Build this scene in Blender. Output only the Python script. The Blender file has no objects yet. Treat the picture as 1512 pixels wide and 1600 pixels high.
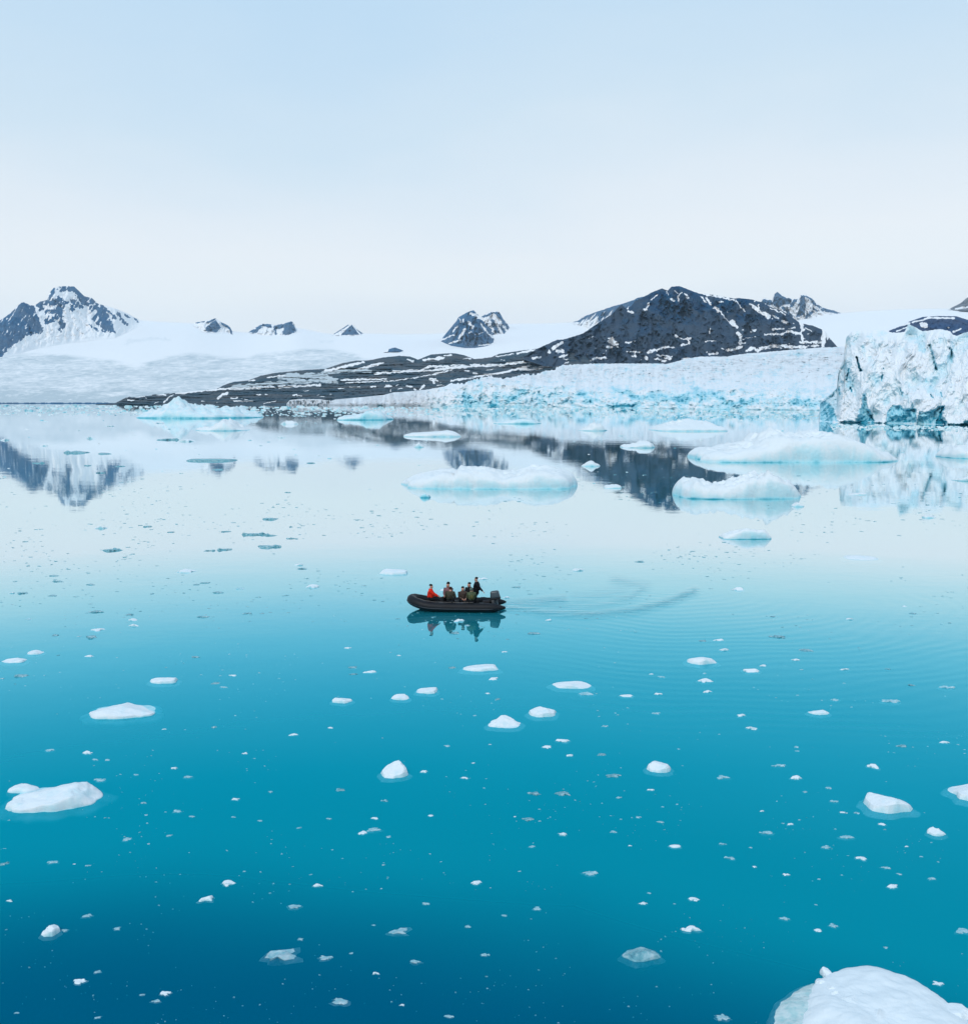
import bpy, bmesh, math, random
import numpy as np
from mathutils import Vector, Matrix

S = bpy.context.scene
COL = S.collection
R = math.radians
# ------------------------------------------------------------------ camera
F_PX, PW, PH, HZ = 1600.0, 1512.0, 1600.0, 618.0     # focal length in photo pixels, photo size, horizon row
CAM_H = 12.7
PITCH = math.atan((PH / 2 - HZ) / F_PX)
cam = bpy.data.cameras.new('camera')
cam.sensor_fit = 'VERTICAL'; cam.sensor_height = 24.0; cam.lens = 24.0 * F_PX / PH
cam.clip_start = 0.5; cam.clip_end = 60000
camo = bpy.data.objects.new('camera', cam); COL.objects.link(camo)
camo.location = (0, 0, CAM_H); camo.rotation_euler = (math.pi / 2 - PITCH, 0, 0)
S.camera = camo
# ------------------------------------------------------------------ exposure
S.view_settings.view_transform = 'Standard'
S.view_settings.look = 'None'
S.view_settings.exposure = 0.28
S.view_settings.gamma = 1.0
S.cycles.volume_bounces = 1
S.cycles.transparent_max_bounces = 24
S.cycles.max_bounces = 8
S.cycles.caustics_reflective = False
S.cycles.caustics_refractive = False
# ------------------------------------------------------------------ overcast sky
SUN_EL, SUN_AZ = 42.0, 205.0
w = bpy.data.worlds.new('World'); S.world = w; w.use_nodes = True
nt = w.node_tree; N = nt.nodes; L = nt.links; N.clear()
out = N.new('ShaderNodeOutputWorld'); bg = N.new('ShaderNodeBackground')
sky = N.new('ShaderNodeTexSky'); sky.sky_type = 'NISHITA'; sky.sun_disc = False
sky.sun_elevation = R(SUN_EL); sky.sun_rotation = R(SUN_AZ)
geo = N.new('ShaderNodeTexCoord'); sep = N.new('ShaderNodeSeparateXYZ')
L.new(geo.outputs['Generated'], sep.inputs[0])
# slow cloud density differences move the edge of the bright layer up and down
nz = N.new('ShaderNodeTexNoise'); nz.inputs['Scale'].default_value = 1.6; nz.inputs['Detail'].default_value = 4
mp = N.new('ShaderNodeMapping'); mp.inputs['Scale'].default_value = (1, 1, 3.0)
L.new(geo.outputs['Generated'], mp.inputs[0]); L.new(mp.outputs[0], nz.inputs['Vector'])
ma = N.new('ShaderNodeMath'); ma.operation = 'MULTIPLY_ADD'; ma.inputs[1].default_value = 0.22; 
L.new(nz.outputs['Fac'], ma.inputs[0]); 
mb = N.new('ShaderNodeMath'); mb.operation = 'SUBTRACT'; mb.inputs[1].default_value = 0.11
sx_ = N.new('ShaderNodeMath'); sx_.operation = 'MULTIPLY_ADD'; sx_.inputs[1].default_value = -0.05
L.new(sep.outputs['X'], sx_.inputs[0]); L.new(sep.outputs['Z'], sx_.inputs[2]); L.new(sx_.outputs[0], mb.inputs[0]); L.new(mb.outputs[0], ma.inputs[2])
cr = N.new('ShaderNodeValToRGB'); e = cr.color_ramp
e.elements[0].position = 0.0; e.elements[0].color = (.68, .72, .755, 1)
e.elements[1].position = 1.0; e.elements[1].color = (.37, .52, .70, 1)
for p, c in ((.07, (.685, .725, .76)), (.115, (.735, .77, .785)), (.16, (.725, .76, .785)), (.205, (.67, .73, .78)), (.27, (.55, .67, .765)),
             (.36, (.46, .62, .765)), (.50, (.38, .57, .75))):
    el = e.elements.new(p); el.color = (*c, 1)
L.new(ma.outputs[0], cr.inputs[0])
sc = N.new('ShaderNodeVectorMath'); sc.operation = 'SCALE'; sc.inputs['Scale'].default_value = 10.0
L.new(cr.outputs[0], sc.inputs[0])
mx = N.new('ShaderNodeMix'); mx.data_type = 'RGBA'; mx.inputs[0].default_value = 0.96
L.new(sky.outputs[0], mx.inputs[6]); L.new(sc.outputs[0], mx.inputs[7])
L.new(mx.outputs[2], bg.inputs['Color']); bg.inputs['Strength'].default_value = 0.1
L.new(bg.outputs[0], out.inputs[0])
# ------------------------------------------------------------------ sun behind cloud
sd = bpy.data.lights.new('sun', 'SUN'); sd.energy = 1.25; sd.angle = R(14); sd.color = (1, .93, .85)
so = bpy.data.objects.new('sun', sd); COL.objects.link(so)
so.rotation_euler = (R(90 - SUN_EL), 0, R(-SUN_AZ + 180)); so.location = (0, 0, 300)

rng = np.random.RandomState(7)
random.seed(7)
cp, sp = math.cos(PITCH), math.sin(PITCH)

def ray(px, py):
    u = (px - PW / 2) / F_PX; v = (PH / 2 - py) / F_PX
    return u, cp + v * sp, -sp + v * cp
def at(px, py, Y):                       # the point at forward distance Y seen at that photo position
    x, y, z = ray(px, py); s = Y / y
    return x * s, y * s, CAM_H + z * s
def gp(px, py, z=0.0):                   # point of the water surface
    x, y, zz = ray(px, py); s = (z - CAM_H) / zz
    return x * s, y * s
def pix(x, y, z):
    zc = y * cp - (z - CAM_H) * sp; vc = y * sp + (z - CAM_H) * cp
    return PW / 2 + F_PX * x / zc, PH / 2 - F_PX * vc / zc

# ------------------------------------------------------------------ noise
_perm = rng.permutation(256); _perm = np.concatenate([_perm, _perm, _perm])
_g = rng.normal(size=(256, 3)); _g /= np.linalg.norm(_g, axis=1)[:, None]
def perlin(x, y, z):
    x, y, z = np.broadcast_arrays(np.asarray(x, float), np.asarray(y, float), np.asarray(z, float))
    xi, yi, zi = np.floor(x).astype(int), np.floor(y).astype(int), np.floor(z).astype(int)
    xf, yf, zf = x - xi, y - yi, z - zi
    xi &= 255; yi &= 255; zi &= 255
    u, v, ww = [t * t * t * (t * (t * 6 - 15) + 10) for t in (xf, yf, zf)]
    r = 0
    for i in (0, 1):
        for j in (0, 1):
            for k in (0, 1):
                h = _perm[_perm[_perm[xi + i] + yi + j] + zi + k] & 255
                g = _g[h]
                d = g[..., 0] * (xf - i) + g[..., 1] * (yf - j) + g[..., 2] * (zf - k)
                r = r + d * (u if i else 1 - u) * (v if j else 1 - v) * (ww if k else 1 - ww)
    return r * 1.6
def fbm(x, y, z=0., o=4, g=.5):
    r = 0; a = 1.
    for k in range(o):
        f = 2.03 ** k; r = r + a * perlin(x * f + 17 * k, y * f + 5 * k, np.asarray(z) * f + 3 * k); a *= g
    return r
def ridged(x, y, z=0., o=4, g=.5):
    r = 0; a = 1.
    for k in range(o):
        f = 2.07 ** k; r = r + a * (1 - 2 * np.abs(perlin(x * f + 11 * k, y * f + 7 * k, np.asarray(z) * f + k))); a *= g
    return r
def sstep(a, b, x):
    t = np.clip((x - a) / (b - a), 0, 1); return t * t * (3 - 2 * t)

# ------------------------------------------------------------------ node helpers
def mat(name):
    m = bpy.data.materials.new(name); m.use_nodes = True
    t = m.node_tree; b = t.nodes['Principled BSDF']
    return m, t, t.nodes, t.links, b
def nn(t, kind, **kw):
    n = t.nodes.new(kind)
    for k, v in kw.items():
        if k in n.bl_rna.properties: setattr(n, k, v)
        else: n.inputs[k].default_value = v
    return n
def tex(t, scale, detail=5, stretch=None, space='Object', rough=.55, dist=0):
    c = nn(t, 'ShaderNodeTexCoord'); src = c.outputs[space]
    if stretch:
        mp = nn(t, 'ShaderNodeMapping'); mp.inputs['Scale'].default_value = stretch
        t.links.new(src, mp.inputs[0]); src = mp.outputs[0]
    n = nn(t, 'ShaderNodeTexNoise'); n.inputs['Scale'].default_value = scale; n.inputs['Detail'].default_value = detail
    n.inputs['Roughness'].default_value = rough; n.inputs['Distortion'].default_value = dist
    t.links.new(src, n.inputs['Vector']); return n.outputs['Fac']
def math_(t, op, a, b=None, c=None, clamp=False):
    n = nn(t, 'ShaderNodeMath', operation=op); n.use_clamp = clamp
    for i, v in enumerate((a, b, c)):
        if v is None: continue
        if isinstance(v, (int, float)): n.inputs[i].default_value = v
        else: t.links.new(v, n.inputs[i])
    return n.outputs[0]
def ramp(t, f, stops, interp='LINEAR'):
    r = nn(t, 'ShaderNodeValToRGB'); r.color_ramp.interpolation = interp; e = r.color_ramp.elements
    while len(e) < len(stops): e.new(.5)
    for el, (p, c) in zip(e, stops):
        el.position = p; el.color = (*c, 1) if len(c) == 3 else c
    t.links.new(f, r.inputs[0]); return r.outputs[0]
def mixc(t, f, a, b, mode='MIX'):
    n = nn(t, 'ShaderNodeMix', data_type='RGBA', blend_type=mode)
    for i, v in ((0, f), (6, a), (7, b)):
        if isinstance(v, (int, float)): n.inputs[i].default_value = v
        elif isinstance(v, tuple): n.inputs[i].default_value = (*v, 1)
        else: t.links.new(v, n.inputs[i])
    return n.outputs[2]
def attr(t, name):
    a = nn(t, 'ShaderNodeAttribute'); a.attribute_name = name; return a.outputs['Fac']
def bump(t, h, b, dist=1., strength=1.):
    n = nn(t, 'ShaderNodeBump'); n.inputs['Strength'].default_value = strength; n.inputs['Distance'].default_value = dist
    t.links.new(h, n.inputs['Height']); t.links.new(n.outputs[0], b.inputs['Normal']); return n

def mat_terrain(name, rock_lo, rock_hi, brown, sc, snowc=(.90, .89, .885)):
    m, t, N_, L_, b = mat(name)
    n1 = tex(t, 1 / (40 * sc), 8); n2 = tex(t, 1 / (140 * sc), 4); n3 = tex(t, 1 / (9 * sc), 6)
    rock = ramp(t, n1, [(.32, rock_lo), (.68, rock_hi)])
    rock = mixc(t, ramp(t, n2, [(.42, (0, 0, 0)), (.62, (1, 1, 1))]), rock, brown)
    rock = mixc(t, attr(t, 'talus'), rock, brown)
    rock = mixc(t, 1.0, rock, ramp(t, n3, [(.3, (.82, .82, .82)), (.7, (1.16, 1.16, 1.16))]), 'MULTIPLY')
    a = attr(t, 'snow')
    a = math_(t, 'ADD', a, math_(t, 'MULTIPLY', math_(t, 'SUBTRACT', n3, .5), .55))
    a = ramp(t, a, [(.44, (0, 0, 0)), (.56, (1, 1, 1))])
    snow = mixc(t, attr(t, 'dirt'), snowc, (.50, .57, .60))
    L_.new(mixc(t, a, rock, snow), b.inputs['Base Color'])
    b.inputs['Roughness'].default_value = .9; b.inputs['Specular IOR Level'].default_value = .15
    bump(t, n1, b, 5 * sc, .4)
    return m

def mat_ice(name, sc=1., bst=.45, face=.12, white=(.84, .86, .88), aqua=(.36, .70, .80), deep=(.012, .28, .40)):
    """glacier ice: bubbly white, aqua where dense, deep turquoise where the attribute 'blue' is high"""
    m, t, N_, L_, b = mat(name)
    n1 = tex(t, 1 / (6 * sc), 7, (1, 1, .55)); n2 = tex(t, 1 / (1.5 * sc), 6); n3 = tex(t, 1 / (22 * sc), 3)
    v = attr(t, 'blue')
    v = math_(t, 'ADD', v, math_(t, 'MULTIPLY', math_(t, 'SUBTRACT', n1, .5), .75))
    v = math_(t, 'ADD', v, math_(t, 'MULTIPLY', math_(t, 'SUBTRACT', n2, .5), .25))
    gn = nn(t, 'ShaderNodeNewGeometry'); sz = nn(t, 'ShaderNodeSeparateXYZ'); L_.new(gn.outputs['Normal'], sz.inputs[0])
    v = math_(t, 'ADD', v, math_(t, 'MULTIPLY', math_(t, 'SUBTRACT', .72, sz.outputs['Z'], clamp=True), face))     # bluer steep faces: bare ice plus shading painted against the snowy tops
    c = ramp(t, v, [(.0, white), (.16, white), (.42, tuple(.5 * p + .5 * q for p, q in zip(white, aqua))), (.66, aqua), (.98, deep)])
    d = math_(t, 'MULTIPLY', attr(t, 'dirt'), math_(t, 'ADD', n1, .35), clamp=True)
    c = mixc(t, d, c, (.33, .34, .36))
    L_.new(c, b.inputs['Base Color'])
    b.inputs['Roughness'].default_value = .55; b.inputs['Specular IOR Level'].default_value = .3
    bump(t, math_(t, 'ADD', n1, math_(t, 'MULTIPLY', n2, .3)), b, 1.0 * sc, bst)
    return m

def mat_plain(name, col, rough=.6, spec=.4, noise=.25, nscale=8., metal=0., bmp=0.):
    m, t, N_, L_, b = mat(name)
    n = tex(t, nscale, 4)
    lo = tuple(c * (1 - noise) for c in col); hi = tuple(min(1, c * (1 + noise)) for c in col)
    L_.new(ramp(t, n, [(.3, lo), (.7, hi)]), b.inputs['Base Color'])
    b.inputs['Roughness'].default_value = rough; b.inputs['Specular IOR Level'].default_value = spec
    b.inputs['Metallic'].default_value = metal
    if bmp: bump(t, n, b, bmp, 1)
    return m

# ------------------------------------------------------------------ object helpers
def tag(o, label=None, cat=None, group=None, kind=None):
    if label: o['label'] = label
    if cat: o['category'] = cat
    if group: o['group'] = group
    if kind: o['kind'] = kind
    return o
def mesh_np(name, V, Fq, material, parent=None, smooth=True, attrs=None):
    """V (n,3), Fq (m,4) quads or (m,3) tris"""
    me = bpy.data.meshes.new(name); V = np.asarray(V, np.float32); Fq = np.asarray(Fq, np.int32)
    n, k = Fq.shape
    me.vertices.add(len(V)); me.vertices.foreach_set('co', V.ravel())
    me.loops.add(n * k); me.loops.foreach_set('vertex_index', Fq.ravel())
    me.polygons.add(n); me.polygons.foreach_set('loop_start', np.arange(n, dtype=np.int32) * k)
    me.polygons.foreach_set('use_smooth', np.full(n, smooth))
    if attrs:
        for an, av in attrs.items():
            a = me.attributes.new(an, 'FLOAT', 'POINT'); a.data.foreach_set('value', np.asarray(av, np.float32).ravel())
    me.update(calc_edges=True); me.validate()
    me.materials.append(material)
    o = bpy.data.objects.new(name, me); COL.objects.link(o)
    if parent: o.parent = parent
    return o
def grid_faces(ny, nx, wrap=False):
    i = np.arange(ny - 1)[:, None]; j = np.arange(nx if wrap else nx - 1)[None, :]
    a = i * nx + j; b = i * nx + (j + 1) % nx
    return np.stack([a, b, b + nx, a + nx], -1).reshape(-1, 4)
def bm_obj(name, bm, material, parent=None, smooth=True):
    me = bpy.data.meshes.new(name); bmesh.ops.recalc_face_normals(bm, faces=bm.faces); bm.to_mesh(me); bm.free()
    for p in me.polygons: p.use_smooth = smooth
    me.materials.append(material)
    o = bpy.data.objects.new(name, me); COL.objects.link(o)
    if parent: o.parent = parent
    return o
def empty(name, loc=(0, 0, 0), rz=0):
    o = bpy.data.objects.new(name, None); COL.objects.link(o); o.location = loc; o.rotation_euler = (0, 0, rz)
    o.empty_display_size = .3; return o

def lerp(pts, x):
    p = np.array(pts, float); return np.interp(x, p[:, 0], p[:, 1])
def stroke(PX, PY, pts, r):
    best = np.full(PX.shape, -1e9)
    pts = [tuple(p) for p in pts]
    if len(pts) == 1: pts = pts * 2
    for (x0, y0), (x1, y1) in zip(pts[:-1], pts[1:]):
        dx, dy = x1 - x0, y1 - y0; l2 = dx * dx + dy * dy + 1e-9
        t = np.clip(((PX - x0) * dx + (PY - y0) * dy) / l2, 0, 1)
        best = np.maximum(best, r - np.hypot(PX - x0 - t * dx, PY - y0 - t * dy))
    return best
def poly(PX, PY, pts):
    """signed distance, positive inside"""
    inside = np.zeros(PX.shape, bool); d = np.full(PX.shape, -1e9); n = len(pts)
    for i in range(n):
        (x0, y0), (x1, y1) = pts[i], pts[(i + 1) % n]
        if y0 != y1:
            c = ((y0 > PY) != (y1 > PY)) & (PX < (x1 - x0) * (PY - y0) / (y1 - y0) + x0); inside ^= c
        d = np.maximum(d, stroke(PX, PY, [(x0, y0), (x1, y1)], 0))
    return np.where(inside, -d, d)
def paint(PX, PY, strokes=(), polys=(), warp=1.2, scale=4., seed=0., aniso=(1, 1)):
    wx = PX + warp * fbm(PX / scale, PY / scale, seed, 3); wy = PY + warp * fbm(PX / scale, PY / scale, seed + 9.3, 3)
    m = np.full(PX.shape, -1e9)
    wr = 1 + .55 * fbm(PX / (scale * 1.3), PY / scale, seed + 21.7, 3)
    for pts, r in strokes: m = np.maximum(m, stroke(wx, wy, pts, 0) + r * wr)
    for pts in polys: m = np.maximum(m, poly(wx, wy, pts))
    return m
def to01(m, w=1.): return np.clip(.5 + m / (2 * w), 0, 1)

# ================================================================== TERRAIN (setting)
Z3 = [(x, y) for x, y in ()]
def c3(*p): return [(450 + .1653 * x, 480 + .1653 * y) for x, y in p]
def c4(*p): return [(680 + .1653 * x, 470 + .1653 * y) for x, y in p]
def c5(*p): return [(880 + .1521 * x, 430 + .1521 * y) for x, y in p]
def c6(*p): return [(1090 + .1521 * x, 430 + .1521 * y) for x, y in p]
def c7(*p): return [(1260 + .1667 * x, 460 + .1667 * y) for x, y in p]
def c2(*p): return [(200 + .1984 * x, 480 + .1984 * y) for x, y in p]
def c1(*p): return [(.1653 * x, 430 + .1653 * y) for x, y in p]

def to_world(PX, PY, D):
    u = (PX - PW / 2) / F_PX; v = (PH / 2 - PY) / F_PX
    y = cp + v * sp; z = -sp + v * cp; s = D / y
    return np.stack([u * s, y * s, CAM_H + z * s], -1)

SNOW_SKY = [(-1500, 515), (-400, 512), (-60, 505), (218, 500.5), (250, 503), (300, 505), (335, 512), (365, 518), (388, 520), (430, 517), (463, 511), (483, 516), (519, 523),
            (567, 521), (632, 522.5), (690, 521.5), (745, 512), (799, 506), (862, 505.5), (905, 503), (1000, 500), (1180, 495), (1313, 489.5), (1360, 486), (1410, 483.3),
            (1485, 482.5), (1560, 484), (2200, 490), (3200, 500)]
def snow_sky(x): return sum(lerp(SNOW_SKY, np.asarray(x) + o_) for o_ in (-14, -9, -4, 0, 4, 9, 14)) / 7
SN_D0, SN_D1, SN_EXP = 1650., 7200., .6
def snow_y(px, d):
    s = np.clip((d - SN_D0) / (SN_D1 - SN_D0), 0, 1)
    return 632.5 + (snow_sky(px) - 632.5) * s ** SN_EXP
def snow_d(px, y):
    s = np.clip((y - 632.5) / (snow_sky(px) - 632.5), 0, 1) ** (1 / SN_EXP)
    return SN_D0 + (SN_D1 - SN_D0) * s

# ---- snowfield: the ice cap between and behind the peaks, down to the water on the left
def snowfield():
    xs = np.concatenate([np.linspace(-1500, -60, 40)[:-1], np.linspace(-60, 640, 420)[:-1], np.linspace(640, 1560, 300)[:-1], np.linspace(1560, 3200, 40)])
    tt = np.concatenate([np.linspace(0, 1, 200) ** 1.0])
    X = np.tile(xs, (len(tt) + 4, 1)); 
    yfrac = np.concatenate([tt, np.ones(4)])[:, None]
    sky_ = snow_sky(X)
    PY = 632.5 + (sky_ - 632.5) * yfrac
    D = snow_d(X, PY)
    wob = fbm(X / 90, PY / 16, 3.3, 4)
    low = sstep(556, 572, PY + 5 * wob) * sstep(720, 560, X)
    rel = fbm(X / 16, PY / 3.2, 1.1, 5)
    D = D * (1 + low * .016 * rel * yfrac + .004 * fbm(X / 60, PY / 14, 8.8, 3) * sstep(0, .2, yfrac))
    P = to_world(X, PY, D)
    # behind the skyline it falls away
    for k in range(4):
        dd = SN_D1 + (k + 1) * 700
        P[-4 + k] = to_world(xs, snow_sky(xs), np.full(xs.shape, SN_D1)) * np.array([1, 1, 1]) + np.array([0, (k + 1) * 700, -60. * (k + 1) ** 1.5])
    bound = lerp([(-60, 556), (40, 552), (100, 554), (170, 562), (215, 572), (260, 556), (300, 552), (350, 556), (385, 560), (400, 553), (470, 545.5), (520, 545), (548, 551), (575, 560), (640, 568)], X)
    tex_ = fbm(X / 45, PY / 7, 5.5, 5)
    dirt = sstep(-3, 5, PY - bound + 2.0 * tex_) * (.60 + .30 * np.clip(tex_, -1, 1) + .26 * fbm(X / 12, PY / 1.9, 2.2, 4) - .35 * sstep(.9, 1.5, ridged((X + 4 * PY) / 22 + .8 * fbm(X / 30, PY / 8, 3), PY / 4.2, 9, 3)))
    dirt += .7 * sstep(604, 628, PY + 5 * tex_) * sstep(420, 200, X)
    dirt += .25 * to01(paint(X, PY, [(c1((1180, 650), (1350, 610), (1512, 600)), 1.5), (c2((0, 265), (200, 250), (330, 255)), 1.3), (c3((300, 325), (430, 325)), 1)], warp=3), 1.5)
    dirt = np.clip(dirt * sstep(720, 620, X), 0, 1)
    snow = np.ones_like(X) * 1.0
    snow = np.where((PY > 629.2 + .8 * fbm(X / 9, 0, 4)) & (X < 190), .0, snow)
    V = P.reshape(-1, 3)
    o = mesh_np('snowfield', V, grid_faces(*X.shape), M['terrain_far'], attrs={'snow': snow, 'dirt': dirt})
    tag(o, kind='structure')

def ridge(name, sky, base, d0, d1, mask, m, nu=300, nv=120, rel=.02, relscale=(14, 22), gexp=1., jag=.5, dirt=0., seed=1., back=.5, xr=None, talus=False, oct=5):
    """a real ridge: its front face runs from the base line (at distance d0) up to the crest (at d1), with gullies, and a back face behind"""
    x0, x1 = xr or (sky[0][0], sky[-1][0])
    xs = np.linspace(x0, x1, nu)
    nb = 14
    t = np.concatenate([np.linspace(0, 1, nv), np.ones(nb)])[:, None]
    X = np.tile(xs, (nv + nb, 1))
    Sk = lerp(sky, X) + jag * (fbm(X / 5., seed, 0, 4) - .2); B = np.maximum(lerp(base, X), Sk + .4)
    PY = B + (Sk - B) * t
    db = d0(X, B) if callable(d0) else np.full(X.shape, float(d0))
    dr = db + (lerp(d1, X) if isinstance(d1, (list, tuple)) else d1)
    D = db + (dr - db) * t ** gexp
    T = np.tile(t, (1, nu))
    rl = ridged(X / relscale[0] + .25 * fbm(X / 9, PY / 9, seed), PY / relscale[1], seed, oct) - .8
    fade = np.minimum(1, 6 * (1 - T)) * .85 + .15
    D = D * (1 - rel * rl * fade * np.minimum(1, T * 8))
    P = to_world(X, PY, D)
    H = P[nv - 1, :, 2]
    for k in range(nb):
        f = (k + 1) / nb; q = P[nv - 1].copy()
        hor = q[:, :2] / np.linalg.norm(q[:, :2], axis=1)[:, None]
        wdt = np.maximum(H - 5, 4) * 1.6 + 20
        wob = fbm(xs / 12, f * 3, seed + 4, 3)
        q[:, :2] += hor * (wdt * f * (1 + .12 * wob))[:, None]
        q[:, 2] = np.maximum(H * (1 - f) + H * .06 * wob * np.sin(math.pi * f), -8)
        P[nv + k] = q
    s = mask(X, PY)
    s[nv:] = np.clip(.55 + .5 * fbm(X[nv:] / 8, T[nv:] * 0 + np.arange(nb)[:, None] / 4., seed, 3), 0, 1)
    dd = np.full(X.shape, float(dirt)) if not callable(dirt) else dirt(X, PY)
    o = mesh_np(name, P.reshape(-1, 3), grid_faces(*X.shape), m, attrs={'snow': s, 'dirt': dd, 'talus': (np.clip(sstep(470, 520, PY) * .8 + .5 * fbm(X / 30, PY / 14, 44, 3), 0, 1) if talus else 0 * X)})
    return tag(o, kind='structure')

def build_peaks():
    F = M['terrain_far']; Nn = M['terrain_near']
    # left massif
    rock_s = [(c1((510, 130), (470, 210)), 3), (c1((580, 120), (700, 125), (770, 200), (790, 260)), 5), (c1((690, 250), (765, 290)), 4.5), (c1((680, 290), (690, 325)), 2.5),
              (c1((800, 215), (880, 240)), 3), (c1((820, 240), (855, 300)), 2.8), (c1((490, 260), (570, 240), (560, 330)), 5), (c1((560, 330), (590, 480)), 3.6), (c1((450, 350), (560, 330)), 3),
              (c1((440, 440), (540, 400)), 4), (c1((555, 510), (580, 535)), 1.6), (c1((600, 260), (610, 330)), 1.3), (c1((360, 270), (440, 255)), 4), (c1((390, 310), (410, 320)), 3.5),
              (c1((970, 290), (1090, 400)), 2), (c1((1110, 350), (1150, 420), (1205, 465)), 2), (c1((1060, 380), (1080, 400)), 2), (c1((850, 470), (930, 525)), 1), (c1((1180, 365), (1225, 405)), 1),
              (c1((1270, 410), (1315, 445)), 1.2), (c1((960, 520), (1010, 540)), .8), (c1((640, 250), (600, 280)), 1.5), (c1((920, 280), (860, 350)), 2)]
    rock_p = [c1((-2300, 640), (-1500, 570), (-900, 530), (-400, 480), (0, 430), (100, 360), (210, 255), (320, 280), (350, 350), (390, 470), (420, 545), (330, 560), (250, 570), (190, 620), (110, 670), (50, 740), (-10, 790), (-400, 760), (-900, 700), (-1500, 740)),
              c1((900, 310), (960, 290), (1030, 370), (1090, 545), (1000, 530), (900, 450), (870, 410), (920, 360))]
    def mk(X, Y):
        m = paint(X, Y, rock_s, rock_p, warp=1.8, scale=5)
        st = fbm((X + .45 * Y) / 4.2, Y / 12, 3, 5, .62)
        return 1 - to01(np.clip(m, -1.5, 1.2) + 2.3 * np.clip(st + .05, -1.2, .6), .8)
    ridge('mountain', [(-640, 578), (-520, 548), (-400, 541), (-290, 520), (-200, 524), (-130, 512), (-60, 508)] + c1((0, 430), (100, 360), (200, 262), (230, 255), (280, 280), (330, 290), (380, 250), (450, 235), (460, 180), (510, 120), (580, 105), (700, 105), (750, 150),
          (800, 200), (870, 215), (930, 270), (1100, 320), (1200, 360), (1320, 425)) + [(226, 501.5)],
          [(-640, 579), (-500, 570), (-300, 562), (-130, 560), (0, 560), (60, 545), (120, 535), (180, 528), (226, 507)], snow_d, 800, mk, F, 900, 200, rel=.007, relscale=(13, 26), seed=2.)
    # small far peaks
    def mk3(X, Y):
        m = paint(X, Y, [(c2((540, 120), (600, 112)), 1.2), (c2((740, 122), (800, 165), (820, 205)), 2), (c2((620, 125), (690, 92)), 1.3)], [c2((610, 165), (650, 125), (690, 100), (735, 160), (700, 198), (612, 190))], .8, 4)
        return 1 - to01(m, .8)
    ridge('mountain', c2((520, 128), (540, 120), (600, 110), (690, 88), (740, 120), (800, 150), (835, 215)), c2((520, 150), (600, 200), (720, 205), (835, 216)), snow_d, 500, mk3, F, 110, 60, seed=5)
    def mk4(X, Y):
        m = paint(X, Y, [(c2((1150, 160), (1160, 180), (1165, 210)), 1.5)], [c2((945, 200), (1060, 130), (1130, 135), (1130, 165), (1060, 150), (1010, 205)), c2((1145, 145), (1220, 130), (1290, 110), (1330, 190), (1270, 218), (1215, 215), (1230, 160), (1160, 180))], .9, 4)
        return 1 - to01(m + fbm(X / 2, Y / 3, 1) * 1.2, .8)
    ridge('mountain', c2((940, 202), (1000, 165), (1060, 130), (1130, 135), (1150, 143), (1220, 130), (1290, 110), (1312, 135), (1335, 195)), c2((940, 204), (1100, 222), (1290, 220), (1335, 200)), snow_d, 600, mk4, F, 130, 60, seed=6)
    def mk5(X, Y):
        m = paint(X, Y, [(c3((415, 265), (570, 168)), 1), (c3((660, 210), (700, 250)), 1.4)], [c3((500, 262), (560, 200), (605, 165), (675, 262))], .6, 4)
        return 1 - to01(m, .7)
    ridge('mountain', c3((410, 268), (570, 165), (590, 175), (610, 165), (660, 215), (715, 252)), c3((410, 270), (715, 268)), snow_d, 500, mk5, F, 90, 50, seed=7)
    ridge('mountain', c3((905, 425), (950, 395), (1010, 380), (1060, 392), (1095, 415)), c3((905, 426), (1095, 424)), snow_d, 160, lambda X, Y: 1 - to01(paint(X, Y, [], [c3((940, 425), (955, 395), (1010, 380), (1095, 412), (1060, 424))], .4, 3), .7), F, 60, 24, seed=8)
    # pair of dark cones rising out of the snowfield
    def mk7(X, Y):
        m = paint(X, Y, [(c4((330, 120), (390, 140), (440, 165)), 1.7), (c4((320, 215), (345, 245)), 2.8), (c4((280, 270), (225, 350)), 1.8), (c4((170, 290), (205, 245)), 1.1), (c4((60, 370), (180, 320)), .8),
                         (c4((430, 220), (500, 310), (560, 355)), 1.4), (c4((130, 405), (240, 370)), 1.2), (c4((400, 165), (450, 170)), 1.6), (c4((265, 180), (262, 200)), 1.2), (c4((320, 300), (340, 295)), 1.1),
                         (c4((410, 425), (500, 412), (560, 400)), .9), (c4((225, 165), (240, 200)), .9), (c4((370, 320), (445, 300)), .6)], (), 1.2, 4)
        return to01(m + .5 * fbm(X / 2, Y / 4, 2), .8)
    ridge('mountain', c4((45, 378), (130, 275), (200, 190), (220, 155), (300, 110), (360, 88), (400, 130), (450, 190), (520, 285), (575, 388)),
          c4((45, 380), (150, 425), (280, 446), (370, 446), (480, 430), (575, 395)), snow_d, 620, mk7, F, 200, 120, rel=.02, relscale=(9, 20), seed=9)
    def mk8(X, Y):
        m = paint(X, Y, [(c4((450, 150), (550, 112), (610, 120)), 1.6), (c4((535, 190), (580, 290)), 3), (c4((600, 130), (650, 210), (710, 288)), 2.5), (c4((620, 240), (670, 325)), 1.8), (c4((480, 240), (560, 330)), 2.2), (c4((600, 290), (610, 320)), 1)], (), 1.2, 4)
        return 1 - to01(m + .9 * fbm((X - .4 * Y) / 2, Y / 6, 2), .8)
    ridge('mountain', c4((400, 175), (430, 152), (520, 105), (600, 100), (640, 170), (700, 240), (722, 292)), c4((400, 330), (560, 345), (660, 330), (722, 294)), lambda x, y: snow_d(x, y) + 250, 620, mk8, F, 150, 100, rel=.02, relscale=(8, 18), seed=10)
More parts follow.
